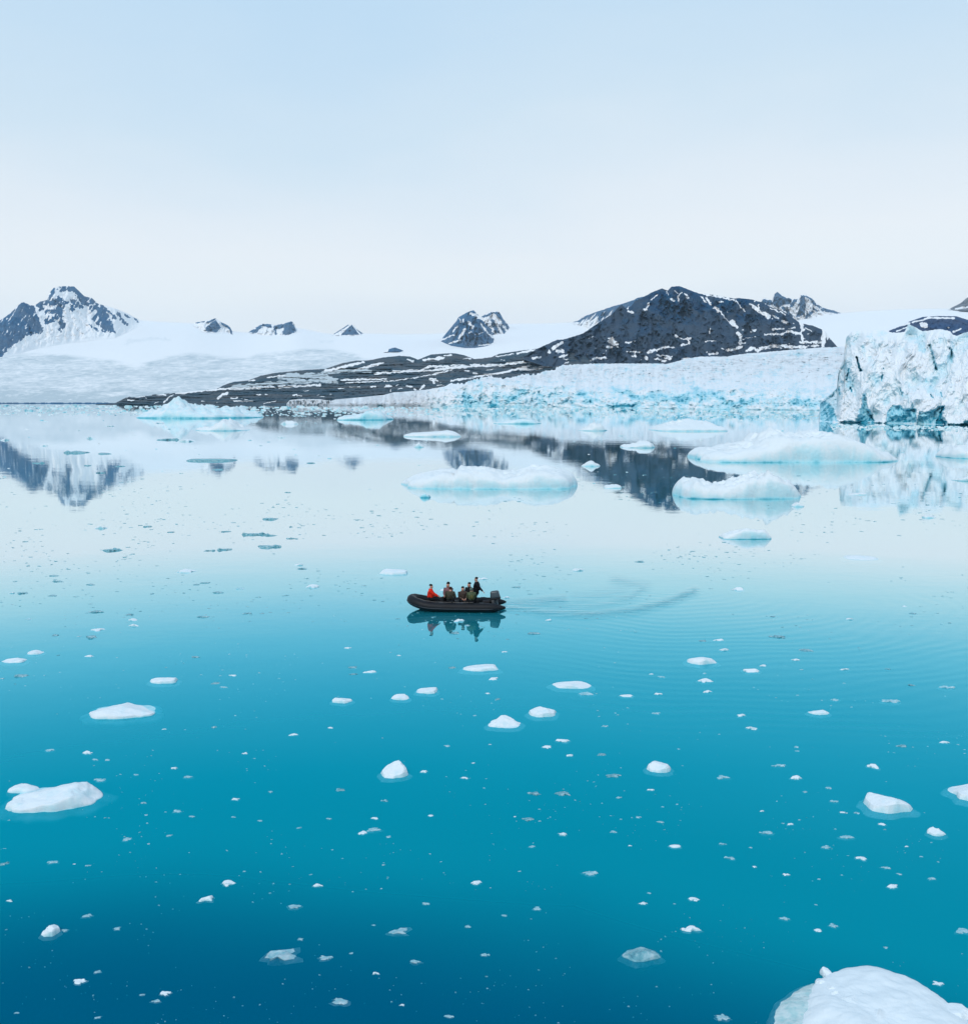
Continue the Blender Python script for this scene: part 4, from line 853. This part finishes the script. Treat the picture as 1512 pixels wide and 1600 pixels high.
# ---- the many small pieces: x, y (its middle), width, w = white, c = clear and dark, s = awash and pale
SMALL = '''208,968,17,w 209,977,17,w 152,983,20,w 151,955,22,c 139,1025,15,w 33,1055,20,c 364,1055,12,w 350,1073,14,s 337,1067,12,c 334,1136,11,w 257,1139,8,w 458,1147,16,w 79,1171,15,s 136,1176,17,w 382,1177,10,w
291,891,37,w 489,916,20,w 468,882,17,w 174,859,26,c 158,824,22,w 418,853,31,c 398,834,27,c 423,836,15,c 341,925,17,c 327,860,12,c 354,858,18,c 231,822,14,c 268,831,10,c 419,810,24,c 457,841,14,c 355,830,12,c 40,846,8,c
83,899,14,c 92,908,13,c 39,926,15,c 82,930,11,c 19,926,12,w 202,960,10,c 317,963,18,c 385,958,12,c 410,958,8,c 473,888,15,c 321,910,13,c 308,913,9,c 376,919,17,s 142,913,13,c 142,994,22,c 124,994,8,w 88,992,12,c 45,967,10,w 306,1026,14,c 4,1060,8,w
157,1218,17,s 272,1200,12,w 293,1213,18,s 225,1254,11,w 368,1248,12,w 407,1282,9,w 299,1275,11,s 229,1273,8,w 277,1267,15,s 198,1310,14,s 265,1305,10,s 84,1346,15,s 116,1350,6,w 139,1352,9,s 15,1407,11,w 136,1430,17,s
101,1453,13,s 184,1450,13,s 356,1379,22,w 324,1403,26,w 461,1416,25,s 496,1383,17,w 124,1533,22,w 257,1552,20,w 245,1563,17,s 470,1467,10,s 437,1490,58,s 153,1518,12,s 27,1582,8,s 154,1589,11,s 149,1186,13,s 168,1187,10,w 212,1210,10,s 468,1293,10,s 223,1554,11,s 7,1349,14,c 365,1276,9,s 423,1237,9,w
662,1205,12,w 726,1215,15,w 739,1192,8,w 532,1234,13,c 601,1251,11,s 515,1279,10,w 585,1278,12,w 568,1300,17,w 583,1295,25,s 607,1307,9,w 673,1274,9,w 599,1351,7,w 745,1378,18,w 664,1411,12,s 839,1419,14,s 622,1454,32,s 584,1445,7,s 549,1489,8,w 587,1520,13,w 647,1502,23,s 758,1491,14,s 532,1563,26,s 628,1570,9,w 702,1587,15,s
879,1239,22,c 834,1239,16,c 827,1279,17,c 879,1303,18,w 804,1276,6,w 966,1246,10,w 831,1322,12,s 920,1363,22,s 996,1276,10,s 811,1361,7,w 730,1447,11,s 788,1430,9,s 958,1211,22,c 958,1299,12,s 984,1321,7,w 508,1496,20,s
1025,1114,13,s 1157,1117,19,w 1173,1137,19,w 1244,1167,9,w 1245,1173,8,s 1059,1170,7,w 1217,1195,22,s 1244,1215,19,w 1362,1197,20,w 1409,1165,17,c 1475,1159,17,w 1129,1213,22,s 1017,1233,14,w 1295,1231,11,w 1257,1237,9,s 1303,1252,15,s 1317,1269,12,w 1339,1270,10,s 1190,1267,8,w 1032,1284,11,w
1234,1287,14,w 1222,1286,7,s 1196,1300,22,s 1377,1287,13,w 1323,1307,24,s 1054,1321,19,w 1127,1318,14,s 1172,1324,7,w 1141,1340,16,s 1345,1340,18,w 1383,1355,15,s 1404,1365,9,s 1393,1384,20,w 1454,1372,14,s 1416,1322,9,w 1229,1366,13,w 1178,1354,7,w 1279,1373,7,w 1083,1404,17,w 1014,1395,8,s 1004,1411,16,w
1226,1435,17,s 1277,1453,12,w 1301,1446,16,s 1080,1450,32,w 1383,1480,8,s 1503,1452,26,s 1465,1536,17,w 1129,1589,24,s 1289,1323,17,s 1438,1338,7,s 578,1049,20,w 623,1024,8,w 543,1012,12,w 552,1042,12,c 705,1043,12,c 787,1018,12,w 771,1060,17,w 762,1083,9,w 916,1083,25,s 517,1137,9,w 877,1156,27,w 855,1166,17,w 888,1180,14,w 939,1178,15,c
698,1165,11,w 765,1163,6,w 710,989,14,c 834,989,18,c 741,1118,7,w 944,1134,10,s 777,1092,9,c 553,1053,11,c 1123,999,21,w 1097,1001,10,c 1131,1015,16,w 1215,994,20,c 1242,1031,14,w 1192,1040,13,w 1171,1047,30,w 1258,1015,17,c 1252,1046,8,w 1319,1045,18,w 1100,1052,7,w 1100,1063,22,w 1034,1057,13,s 1017,1053,8,w
1106,1080,15,w 978,1086,22,w 1028,1084,14,w 1390,1094,27,s 1422,1070,12,c 1478,1073,23,s 1245,1086,6,w 1303,1093,16,s 1327,967,12,w 1207,963,9,c 1426,958,12,c 1412,947,8,w 1387,1045,9,c 1483,973,7,c 791,933,13,w 805,917,10,c 903,890,20,w 999,877,13,c 1153,920,20,w 857,969,12,w 755,904,15,w 716,969,22,w 730,977,10,w
695,922,17,w 172,665,17,w 142,684,22,w 122,706,28,c 164,708,20,c 261,686,25,c 293,688,30,w 248,660,22,w 407,696,8,w 453,661,28,w 440,683,18,w 136,727,12,c 188,728,14,c 61,723,16,c 486,723,13,c 340,733,14,c 159,738,17,c 69,696,14,w 8,687,16,w 450,769,10,c'''
pieces = []
for s_ in SMALL.split():
    x, y, w_, k_ = s_.split(','); pieces.append((float(x), float(y), float(w_), k_))
ADJ = {'w': 'white', 'c': 'clear dark', 's': 'pale sunken'}
lab = []
for (x, y, w_, k_) in pieces:
    best = min(LAND, key=lambda l: (max(0, abs(l[0] - x) - l[2] / 2)) ** 2 + (2.2 * (l[1] - y)) ** 2)
    dx, dy = x - best[0], (y - best[1]) * 2.2; side = abs(dx) > best[2] / 2 + 6
    v = 'in front of' if dy > 18 else ('behind' if dy < -18 else '')
    h = ('left of' if dx < 0 else 'right of') if side else ''
    rel = 'close beside' if not v and not h else (v if not h else (h if not v else (('front left of' if dx < 0 else 'front right of') if dy > 0 else ('back left of' if dx < 0 else 'back right of'))))
    size = 'tiny' if w_ < 10 else ('small' if w_ < 17 else 'larger')
    dist = math.hypot(max(0, abs(dx) - best[2] / 2), dy)
    dd_ = 'just ' if dist < 70 else ('' if dist < 170 else 'well ')
    lab.append(f'{size} {ADJ[k_]} ice piece {dd_}{rel} {best[3]}')
from collections import defaultdict
by = defaultdict(list)
for i, l in enumerate(lab): by[l].append(i)
ORD = ['leftmost', 'second from left', 'third from left', 'fourth from left', 'fifth from left', 'sixth from left', 'seventh from left', 'eighth from left']
for l, ids in by.items():
    if len(ids) > 1:
        ids.sort(key=lambda i: pieces[i][0]); n = len(ids)
        for q, i in enumerate(ids):
            o_ = 'rightmost' if q == n - 1 else ORD[min(q, 7)]
            lab[i] = (l.replace(' ice piece ', ' ice piece, ' + o_ + ', '))
for i, (x, y, w_, k_) in enumerate(pieces):
    X, Y = gp(x, y + w_ * .06); a = w_ / 2 / F_PX * Y * (1.25 if k_ == 'c' else 1.)
    b = a * rng.uniform(.45, .8); sd_ = 100 + i * 2.3
    ex = []
    if k_ == 'w': V, F = floe_geo(a, b, a * rng.uniform(.22, .5), [(0, .3), (rng.uniform(.2, .45), rng.uniform(.6, 1)), (rng.uniform(.5, .8), 1), (1, .3)], sd_, 6, 18, 2.6, keel=.5 * a, flare=.35, rough=.34, lump=.8, under=3, facets=3)
    elif k_ == 'c': V, F = floe_geo(a, b, a * .14, flat, sd_, 5, 16, 3, keel=.3 * a, flare=.1, rough=.35, lump=1.)
    else: V, F = floe_geo(a * 1.05, b, a * .16, flat, sd_, 6, 18, 3, keel=.5 * a, flare=.4, rough=.6, lump=.9, under=3); V[:, 2] -= a * .02
    for q in range(rng.randint(0, 3) if w_ > 8 else 0):          # smaller bits frozen to its rim
        an = rng.uniform(0, 6.28); f_ = rng.uniform(.3, .55)
        V2, F2 = floe_geo(a * f_, b * f_, a * f_ * rng.uniform(.15, .5), flat, sd_ + 5 * q + 2, 5, 12, 3, keel=.3 * a, flare=.2, rough=.4, lump=.9)
        V2[:, 0] += a * .85 * math.cos(an); V2[:, 1] += b * .9 * math.sin(an); n0 = len(V); V = np.concatenate([V, V2]); F = F + [[n0 + j for j in f] for f in F2]
    o = geo_obj('ice_piece', V, F, (M['glassy'] if w_ < 12 and i % 2 else M['berg']) if k_ == 'w' else (M['clear'] if k_ == 'c' else M['glassy']), (X, Y, 0), rng.uniform(-.4, .4), smooth=w_ < 12, blue=.08)
    tag(o, lab[i], 'ice piece', 'small ice pieces scattered over the fjord')

# ---- everything smaller: brash ice, one sheet of crumbs nobody could count
def brash(name, gen, n, material, zlift=0.):
    VV = []; FF = []; base = 0; at_b = []
    for i in range(n):
        x, y, w_, hh = gen()
        X, Y = gp(x, y); a = w_ / 2 / F_PX * Y; b = a * rng.uniform(.3, .75); q = rng.randint(6, 10)
        th = np.sort(rng.uniform(0, 6.283, q)); r1 = rng.uniform(.7, 1.15, q); ph = rng.uniform(-.4, .4)
        cx, cy = np.cos(th) * r1 * a, np.sin(th) * r1 * b; cx, cy = cx * math.cos(ph) - cy * math.sin(ph), cx * math.sin(ph) + cy * math.cos(ph)
        hz = a * hh; sh = rng.uniform(.35, .8)
        lo = np.stack([X + cx, Y + cy, np.full(q, -.15 * a - .01)], -1); up = np.stack([X + cx * sh + rng.uniform(-.2, .2) * a, Y + cy * sh, hz * rng.uniform(.5, 1., q)], -1)
        VV.append(lo); VV.append(up)
        FF += [[base + j, base + (j + 1) % q, base + q + (j + 1) % q, base + q + j] for j in range(q)] + [[base + q + j for j in range(q)], [base + j for j in range(q)][::-1]]
        base += 2 * q
    V = np.concatenate(VV)
    me = bpy.data.meshes.new(name); me.from_pydata(V.tolist(), [], FF)
    bl = .12 + .45 * np.clip(fbm(V[:, 0] / 9, V[:, 1] / 9, 0, 2), -.2, 1)
    for an, av in (('blue', bl), ('dirt', 0 * bl)):
        t_ = me.attributes.new(an, 'FLOAT', 'POINT'); t_.data.foreach_set('value', av.astype(np.float32))
    me.materials.append(material); o = bpy.data.objects.new(name, me); COL.objects.link(o); tag(o, kind='stuff'); return o
def g_shore():
    u = rng.rand() ** 1.3
    x = rng.uniform(-60, 1570); s0 = lerp([(-60, 633), (180, 634), (500, 635.5), (900, 638), (1285, 643.5), (1300, 664), (1570, 668)], x)
    y = s0 + .3 + u * (15 if x < 1290 else 7)
    return x, y, rng.uniform(3, 13) * (1 - .3 * u) * (rng.rand() ** .7 + .25), rng.uniform(.12, .5)
def g_mid():
    x = rng.uniform(-40, 1560); y = 645 + 120 * rng.rand() ** 2.0
    return x, y, 1.5 + 8 * rng.rand() ** 3.5, rng.uniform(.08, .3)
def clump(x, y): return fbm(x / 150, y / 60, 5, 3)
def g_dark():
    while True:
        x = rng.uniform(-20, 1532); y = 735 + 270 * rng.beta(1.6, 2.0)
        if rng.rand() < .16 + 2.0 * clump(x, y) + .22 * (x < 520): break
    return x, y, 1.8 + 9.5 * rng.rand() ** 2.9, rng.uniform(.05, .14)
def g_low():
    while True:
        x = rng.uniform(-20, 1532); y = 960 + 640 * rng.rand() ** 1.35
        if rng.rand() < .15 + 2.2 * clump(x, y * .6): break
    return x, y, 1.6 + 5.5 * rng.rand() ** 2.8, rng.uniform(.08, .3)
brash('brash_ice', g_shore, 2300, M['berg_far'])
brash('brash_ice', g_mid, 520, M['berg_far'])
brash('brash_ice', g_dark, 2500, M['clear'])
brash('brash_ice', g_low, 900, M['glassy'])
brash('brash_ice', g_low, 260, M['clear'])

# ================================================================== THE BOAT AND ITS PEOPLE
BX, BY = gp(714, 951.5); BROT = R(-2.5)
M['rubber'] = mat_plain('black rubber', (.004, .005, .008), .55, .3, .3, 3)
M['rubber_grey'] = mat_plain('grey rubber strake', (.045, .05, .06), .6, .3, .2, 6)
M['deck'] = mat_plain('deck boards', (.05, .055, .06), .7, .3, .3, 5)
M['engine'] = mat_plain('engine cowling paint', (.035, .055, .07), .3, .5, .2, 4)
M['metal'] = mat_plain('brushed metal', (.35, .37, .38), .4, .5, .2, 9, 1)
M['rope'] = mat_plain('pale rope', (.20, .19, .18), .8, .2, .3, 40)
M['skin'] = mat_plain('skin', (.50, .27, .20), .55, .3, .1, 20)
M['hairdark'] = mat_plain('dark knit', (.008, .009, .012), .9, .1, .3, 60)
def fabric(n, c): return mat_plain(n, c, .8, .15, .35, 9)
def tube_mesh(path, radii, seg=14, caps=True):
    """one smooth swept tube"""
    P = [Vector(p) for p in path]; V = []; F = []; n = len(P); up = Vector((0, 0, 1)); prev = None
    for i, p in enumerate(P):
        t = (P[min(i + 1, n - 1)] - P[max(i - 1, 0)]).normalized()
        if prev is None: a = t.cross(up if abs(t.z) < .9 else Vector((1, 0, 0))).normalized()
        else: a = (prev - t * prev.dot(t)).normalized()
        prev = a; b = t.cross(a)
        for k in range(seg):
            an = 2 * math.pi * k / seg; V.append(p + radii[i] * (math.cos(an) * a + math.sin(an) * b))
    for i in range(n - 1):
        for k in range(seg): F.append((i * seg + k, i * seg + (k + 1) % seg, (i + 1) * seg + (k + 1) % seg, (i + 1) * seg + k))
    if caps: F.append(tuple(range(seg))[::-1]); F.append(tuple((n - 1) * seg + k for k in range(seg)))
    return V, F
def vf(name, V, F, m, parent, smooth=True):
    me = bpy.data.meshes.new(name); me.from_pydata([tuple(v) for v in V], [], F); me.materials.append(m)
    me.polygons.foreach_set('use_smooth', [smooth] * len(me.polygons)); me.update()
    o = bpy.data.objects.new(name, me); COL.objects.link(o); o.parent = parent; return o
def bevbox(name, size, loc, m, parent, bev=.03, taper=None, rot=(0, 0, 0), seg=3):
    bm = bmesh.new(); bmesh.ops.create_cube(bm, size=1); bmesh.ops.scale(bm, verts=bm.verts, vec=size)
    if taper:
        for v in bm.verts:
            if v.co.z > 0: v.co.x *= taper[0]; v.co.y *= taper[1]
    bmesh.ops.bevel(bm, geom=bm.edges[:], offset=bev, segments=seg, affect='EDGES', profile=.6)
    o = bm_obj(name, bm, m, parent); o.location = loc; o.rotation_euler = rot; return o

boat = empty('inflatable_boat', (BX, BY, 0), BROT)
tag(boat, 'black inflatable motor boat carrying seven people across the calm teal water', 'boat')
def gunwale():
    side = []
    for x in (2.92, 2.75, 2.5, 2.2): side.append((x, .86, .27 + .02 * (x - 2.2)))
    for x in np.linspace(1.8, -1.3, 9): side.append((x, .86, .27 + .012 * max(0, -x) ** 2))
    th = np.linspace(0, math.pi / 2, 8)[1:]
    for a in th: side.append((-1.3 - 1.42 * math.sin(a), .86 * math.cos(a) ** .8 if a < math.pi / 2 - .01 else 0, .29 + .30 * math.sin(a) ** 1.6))
    rad = {0: .05, 1: .12, 2: .20, 3: .26}
    left = side; right = [(x, -y, z) for x, y, z in side[:-1]][::-1]
    path = left + right; n = len(left)
    rr = [rad.get(i, .275) for i in range(n)]; rr = rr + rr[:-1][::-1]
    return path, rr
gpth, grad = gunwale()
V, F = tube_mesh(gpth, grad, 20); vf('buoyancy_tube', V, F, M['rubber'], boat)
# wear strake along the outside, half sunk in the tube
st = []; 
for (x, y, z), r_ in zip(gpth[3:-3], grad[3:-3]):
    nrm = Vector((x + 1.3 if x < -1.3 else 0, y, 0)); nrm = nrm.normalized() if nrm.length > 0 else Vector((0, 1, 0)); st.append(Vector((x, y, z - .05)) + nrm * (r_ - .005))
V, F = tube_mesh(st, [.028] * len(st), 8); vf('rubbing_strake', V, F, M['rubber_grey'], boat)
# grab line on the tube, its paleness standing in for reflected light at the bow
gl = [Vector((x * .985, y * .86, z + r_ - .005 + .02 * (i % 2))) for i, ((x, y, z), r_) in enumerate(zip(gpth[6:-6], grad[6:-6]))]
V, F = tube_mesh(gl, [.013] * len(gl), 6); vf('grab_line', V, F, M['rope'], boat)
for s_ in (1, -1):
    for x in (-.9, .3, 1.5):
        bevbox('handle_patch', (.26, .12, .03), (x, s_ * .86, .545), M['rubber_grey'], boat, .01)
# floor and keel
fl = [(2.25, .62), (-1.2, .62), (-1.9, .45), (-2.3, .15)]
ring = fl + [(x, -y) for x, y in fl[::-1]]
V = [(x, y, .20) for x, y in ring] + [(x * .99, y * .9, -.10 if x > -1.5 else .05) for x, y in ring]; n = len(ring)
F = [tuple(range(n)), tuple(range(n, 2 * n))[::-1]] + [(i, (i + 1) % n, n + (i + 1) % n, n + i) for i in range(n)]
vf('floor', V, F, M['deck'], boat, False)
bevbox('transom', (.07, 1.22, .55), (2.2, 0, .33), M['deck'], boat, .015)
bevbox('fuel_tank', (.42, .32, .26), (1.72, .28, .34), fabric('dark tank plastic', (.03, .03, .035)), boat, .05)
# dark dry bags stowed amidships
for x, y in ((-.05, -.08), (.55, .05)): bevbox('dry_bag', (.5, .34, .32), (x, y, .36), M['rubber'], boat, .12)
# outboard motor
mot = empty('outboard_motor'); mot.parent = boat; mot.location = (2.34, 0, 0)
bpy.data.objects.remove(mot)
cow = bevbox('outboard_motor', (.62, .40, .46), (2.26, 0, .90), M['engine'], boat, .13, (.80, .78), (0, R(-9), 0), 5)
def sub(o, child, loc, rot=(0, 0, 0)): child.parent = o; child.location = loc; child.rotation_euler = rot; return child
sub(cow, bevbox('midsection', (.20, .16, .95), (0, 0, 0), M['engine'], cow, .05), (.02, 0, -.62))
sub(cow, bevbox('lower_band', (.60, .38, .10), (0, 0, 0), M['rubber'], cow, .04), (.01, 0, -.24))
sub(cow, bevbox('clamp_bracket', (.16, .26, .34), (0, 0, 0), M['metal'], cow, .03), (-.17, 0, -.42))
V, F = tube_mesh([(-.22, 0, -.18), (-.45, -.02, -.14), (-.72, -.05, -.06)], [.03, .026, .032], 8); vf('tiller', V, F, M['rubber'], cow)

# ---------------------------------------------------------------- people
def skin_obj(name, verts, edges, radii, m, parent, sub_=1):
    me = bpy.data.meshes.new(name); me.from_pydata([tuple(v) for v in verts], edges, []); me.materials.append(m)
    o = bpy.data.objects.new(name, me); COL.objects.link(o); o.parent = parent
    md = o.modifiers.new('skin', 'SKIN'); md.use_smooth_shade = True
    sv = me.skin_vertices[0].data if me.skin_vertices else None
    if sv is None:
        bpy.context.view_layer.objects.active = o; bm = bmesh.new(); bm.from_mesh(me); bm.verts.layers.skin.verify(); bm.to_mesh(me); bm.free(); sv = me.skin_vertices[0].data
    for i, r_ in enumerate(radii):
        sv[i].radius = (r_, r_) if isinstance(r_, float) else r_; sv[i].use_root = (i == 0)
    sb = o.modifiers.new('subsurf', 'SUBSURF'); sb.levels = sub_; sb.render_levels = sub_
    return o
class G:
    def __init__(s): s.v = []; s.e = []; s.r = []
    def add(s, p, r_, par=None):
        s.v.append(Vector(p)); s.r.append(r_); i = len(s.v) - 1
        if par is not None: s.e.append((par, i))
        return i
    def chain(s, pts, par):
        for p, r_ in pts: par = s.add(p, r_, par)
        return par
def person(loc, rz, label, jacket, trousers, hat='beanie', pose='sit', lean=0., hands=None, head_turn=0., scale=1., pack=None, life=None, hatm=None, skirt=False):
    """local frame: +Y forward, origin at the pelvis (sitting) ; parented to nothing: sits in the boat"""
    root = empty('person'); M_b = Matrix.Translation((BX, BY, 0)) @ Matrix.Rotation(BROT, 4, 'Z')
    root.matrix_world = M_b @ Matrix.Translation(loc) @ Matrix.Rotation(rz, 4, 'Z') @ Matrix.Scale(scale * 1.05, 4)
    tag(root, label, 'person')
    L_ = lambda y, z: (0, y + z * math.tan(lean), z)
    hip = .10
    if pose == 'sit': knee = [(s * .14, .40, .03) for s in (-1, 1)]; ank = [(s * .13, .46, -.36) for s in (-1, 1)]; toe = [(s * .14, .66, -.40) for s in (-1, 1)]
    else: knee = [(-.13, .04, -.43), (.13, .09, -.42)]; ank = [(-.14, 0, -.82), (.14, .03, -.82)]; toe = [(-.15, .18, -.87), (.15, .21, -.87)]
    sh = [Vector(L_(0, .47)) + Vector((s * .19, 0, 0)) for s in (-1, 1)]
    hands = hands or [(-.10, .36, .12), (.10, .36, .12)]
    hands = [Vector(h) for h in hands]; elb = []
    for i, s in enumerate((-1, 1)):
        d = hands[i] - sh[i]; mid = (sh[i] + hands[i]) / 2; l = d.length; off = math.sqrt(max(.285 ** 2 - (l / 2) ** 2, .0004))
        dirn = (Vector((s * .5, -.3, -1)) - d.normalized() * Vector((s * .5, -.3, -1)).dot(d.normalized())).normalized(); elb.append(mid + dirn * off)
    hd = Vector(L_(0.0, .70)) + Vector((0, .03, 0)); c_, s_ = math.cos(head_turn), math.sin(head_turn)
    fw = Vector((-s_, c_, 0)); sd = Vector((c_, s_, 0))
    # body: one continuous figure
    g = G(); p = g.add((0, 0, 0), .13); w1 = g.chain([(L_(0, .18), .12), (L_(0, .36), .14), (L_(0, .47), .10)], p)
    nk = g.chain([(L_(0, .55), .062), (hd + Vector((0, 0, -.07)) + fw * .012, .085), (hd, .102), (hd + Vector((0, 0, .085)), .08)], w1)
    hi = nk - 1
    g.chain([(hd + fw * .112 + Vector((0, 0, -.015)), .016)], hi)                                      # nose
    for s in (-1, 1): g.chain([(hd + sd * s * .1, .018)], hi)                                        # ears
    for i, s in enumerate((-1, 1)):
        dh = (hands[i] - elb[i]).normalized()
        wr = g.chain([(sh[i], .062), ((sh[i] * .5 + elb[i] * .5), .048), (elb[i], .042), ((elb[i] * .4 + hands[i] * .6), .036), (hands[i], .028)], w1)
        pm = g.chain([(hands[i] + dh * .05, (.036, .018))], wr)
        side = dh.cross(Vector((0, 0, 1))).normalized() if abs(dh.z) < .95 else Vector((1, 0, 0)); dn = dh.cross(side).normalized(); dn = dn if dn.z < 0 else -dn
        for q, ln in ((-1.5, .060), (-.5, .072), (.5, .076), (1.5, .066)):
            b0 = hands[i] + dh * .085 + side * q * .021
            g.chain([(b0, .0095), (b0 + dh * ln * .5 + dn * .012, .009), (b0 + dh * ln * .75 + dn * .035, .008)], pm)
        t0 = hands[i] + dh * .035 - side * s * .04
        g.chain([(t0, .011), (t0 + dh * .035 - side * s * .012 + dn * .01, .010)], wr)
    for i, s in enumerate((-1, 1)):
        g.chain([((s * hip, 0, -.02), .095), ((Vector((s * hip, 0, 0)) + Vector(knee[i])) / 2, .078), (knee[i], .058), ((Vector(knee[i]) * .55 + Vector(ank[i]) * .45), .055), (ank[i], .038), (toe[i], .035)], p)
    skin_obj('body', g.v, g.e, g.r, M['skin'], root)
    # jacket
    g = G(); p = g.add((0, 0, .02), .225); w1 = g.chain([(L_(0, .14), .215), (L_(0, .30), .225), (L_(0, .44), .19)], p); g.chain([(L_(0, .54), .11)], w1)
    for i, s in enumerate((-1, 1)):
        g.chain([(sh[i] + Vector((s * .015, 0, -.01)), .115), ((sh[i] + elb[i]) / 2, .10), (elb[i], .09), (elb[i] * .35 + hands[i] * .65, .058), (hands[i] - (hands[i] - elb[i]).normalized() * .01, .046)], w1)
    jk = skin_obj('jacket', g.v, g.e, g.r, jacket, root)
    g = G(); p = g.add((0, 0, -.01), .155)
    for i, s in enumerate((-1, 1)):
        A = Vector((s * hip, .02, -.02)); K = Vector(knee[i]); N2 = Vector(ank[i])
        g.chain([(A, .125), ((A + K) / 2, .105), (K, .085), (K * .5 + N2 * .5, .078), (N2 + Vector((0, 0, .04)), .068)], p)
    skin_obj('trousers', g.v, g.e, g.r, trousers, root)
    for i in (0, 1):
        g = G(); a_ = Vector(ank[i]); t_ = Vector(toe[i]); p = g.add(a_ + Vector((0, 0, .09)), .072)
        g.chain([(a_ + Vector((0, 0, .0)), .068), (a_ * .6 + t_ * .4 + Vector((0, 0, -.01)), .06), (t_, .05)], p)
        skin_obj('boot', g.v, g.e, g.r, M['rubber'], root)
    # headgear
    g = G(); hm = hatm or M['hairdark']
    if hat == 'beanie':
        p = g.add(hd + Vector((0, 0, .035)) - fw * .018, .13); g.chain([(hd + Vector((0, 0, .10)) - fw * .02, .115), (hd + Vector((0, 0, .155)) - fw * .02, .07)], p)
        skin_obj('beanie', g.v, g.e, g.r, hm, root)
    elif hat == 'tall':
        p = g.add(hd + Vector((0, 0, .035)) - fw * .018, .13); g.chain([(hd + Vector((0, 0, .12)) - fw * .02, .11), (hd + Vector((0, 0, .20)) - fw * .02, .06)], p)
        skin_obj('beanie', g.v, g.e, g.r, hm, root)
    elif hat == 'hood':
        p = g.add(hd + Vector((0, 0, -.10)) - fw * .045, .095); g.chain([(hd - fw * .04, .125), (hd + Vector((0, 0, .07)) - fw * .03, .11), (hd + Vector((0, 0, .13)) - fw * .02, .06)], p)
        skin_obj('hood', g.v, g.e, g.r, hm, root)
    elif hat == 'hair':
        p = g.add(hd + Vector((0, 0, -.06)) - fw * .06, .075); g.chain([(hd - fw * .045, .12), (hd + Vector((0, 0, .06)) - fw * .02, .12), (hd + Vector((0, 0, .10)) + fw * .01, .07)], p)
        skin_obj('hair', g.v, g.e, g.r, hm, root)
    if life:
        g = G(); p = g.add(L_(-.03, .15), (.20, .19)); g.chain([(L_(-.03, .30), (.21, .20)), (L_(-.02, .42), (.19, .17))], p)
        skin_obj('life_vest', g.v, g.e, g.r, life, root)
    if pack:
        g = G(); b0 = Vector(L_(-.22, .12)); p = g.add(b0, .12); g.chain([(Vector(L_(-.24, .28)), .13), (Vector(L_(-.22, .42)), .10)], p)
        skin_obj('backpack', g.v, g.e, g.r, pack, root)
    if hat in ('beanie', 'tall', 'hood'):
        V, F = tube_mesh([L_(0, .50), L_(.0, .545), L_(.0, .58)], [.12, .115, .10], 12); vf('scarf', V, F, jacket, root)
    return root
def bl(px_): return (px_ - 714) / 26.6        # photo column -> metres along the boat
red = fabric('bright red shell jacket', (.75, .03, .012)); blk = fabric('black cloth', (.008, .009, .012)); dk = fabric('dark trousers', (.010, .012, .016))
mauve = fabric('faded mauve jacket', (.19, .10, .11)); olive = fabric('olive brown jacket', (.055, .052, .035)); brown = fabric('brown jacket', (.07, .05, .042)); green = fabric('green jacket', (.075, .095, .05)); grey = fabric('charcoal jacket', (.03, .032, .04))
HP = math.pi
person((bl(673), -.38, .70), -HP / 2 + .1, 'person in a bright red jacket and dark cap sitting in the bow, hands forward', red, dk, 'beanie', lean=.0, hands=[(-.08, .42, .16), (.12, .44, .14)], scale=.98)
person((bl(699), .70, .60), HP - .35, 'person in a faded mauve jacket and tall dark cap, facing out behind the rucksack wearer', mauve, dk, 'tall', lean=.05, head_turn=-.3)
person((bl(704), -.62, .62), -.1, 'person hunched in an olive brown jacket with a rucksack, back to the camera', olive, dk, 'hair', lean=.28, pack=fabric('dark camouflage rucksack', (.04, .035, .025)), hatm=fabric('dark brown hair', (.05, .02, .012)), scale=.95, hands=[(-.18, .40, .20), (.18, .40, .20)])
person((bl(722), .28, .50), HP + .35, 'person in a brown jacket and black cap, sitting low in the middle of the boat', brown, dk, 'beanie', lean=.12, scale=.95, life=grey)
person((bl(733), .70, .62), HP - .5, 'person in a black jacket with bare face under a dark cap, just beside the driver', blk, dk, 'beanie', lean=.02, head_turn=-.5)
person((bl(738), -.62, .62), .12, 'person in a green hooded jacket with a rucksack, back to the camera', green, dk, 'hood', lean=.16, hatm=fabric('grey green hood', (.10, .13, .11)), pack=fabric('olive rucksack', (.09, .085, .03)), scale=.92)
person((bl(745), .0, 1.08), HP / 2 - .1, 'person dressed in black standing at the stern and steering', blk, dk, 'beanie', 'stand', lean=-.02, hands=[(-.22, -.42, .04), (.22, .16, .05)], scale=.98)
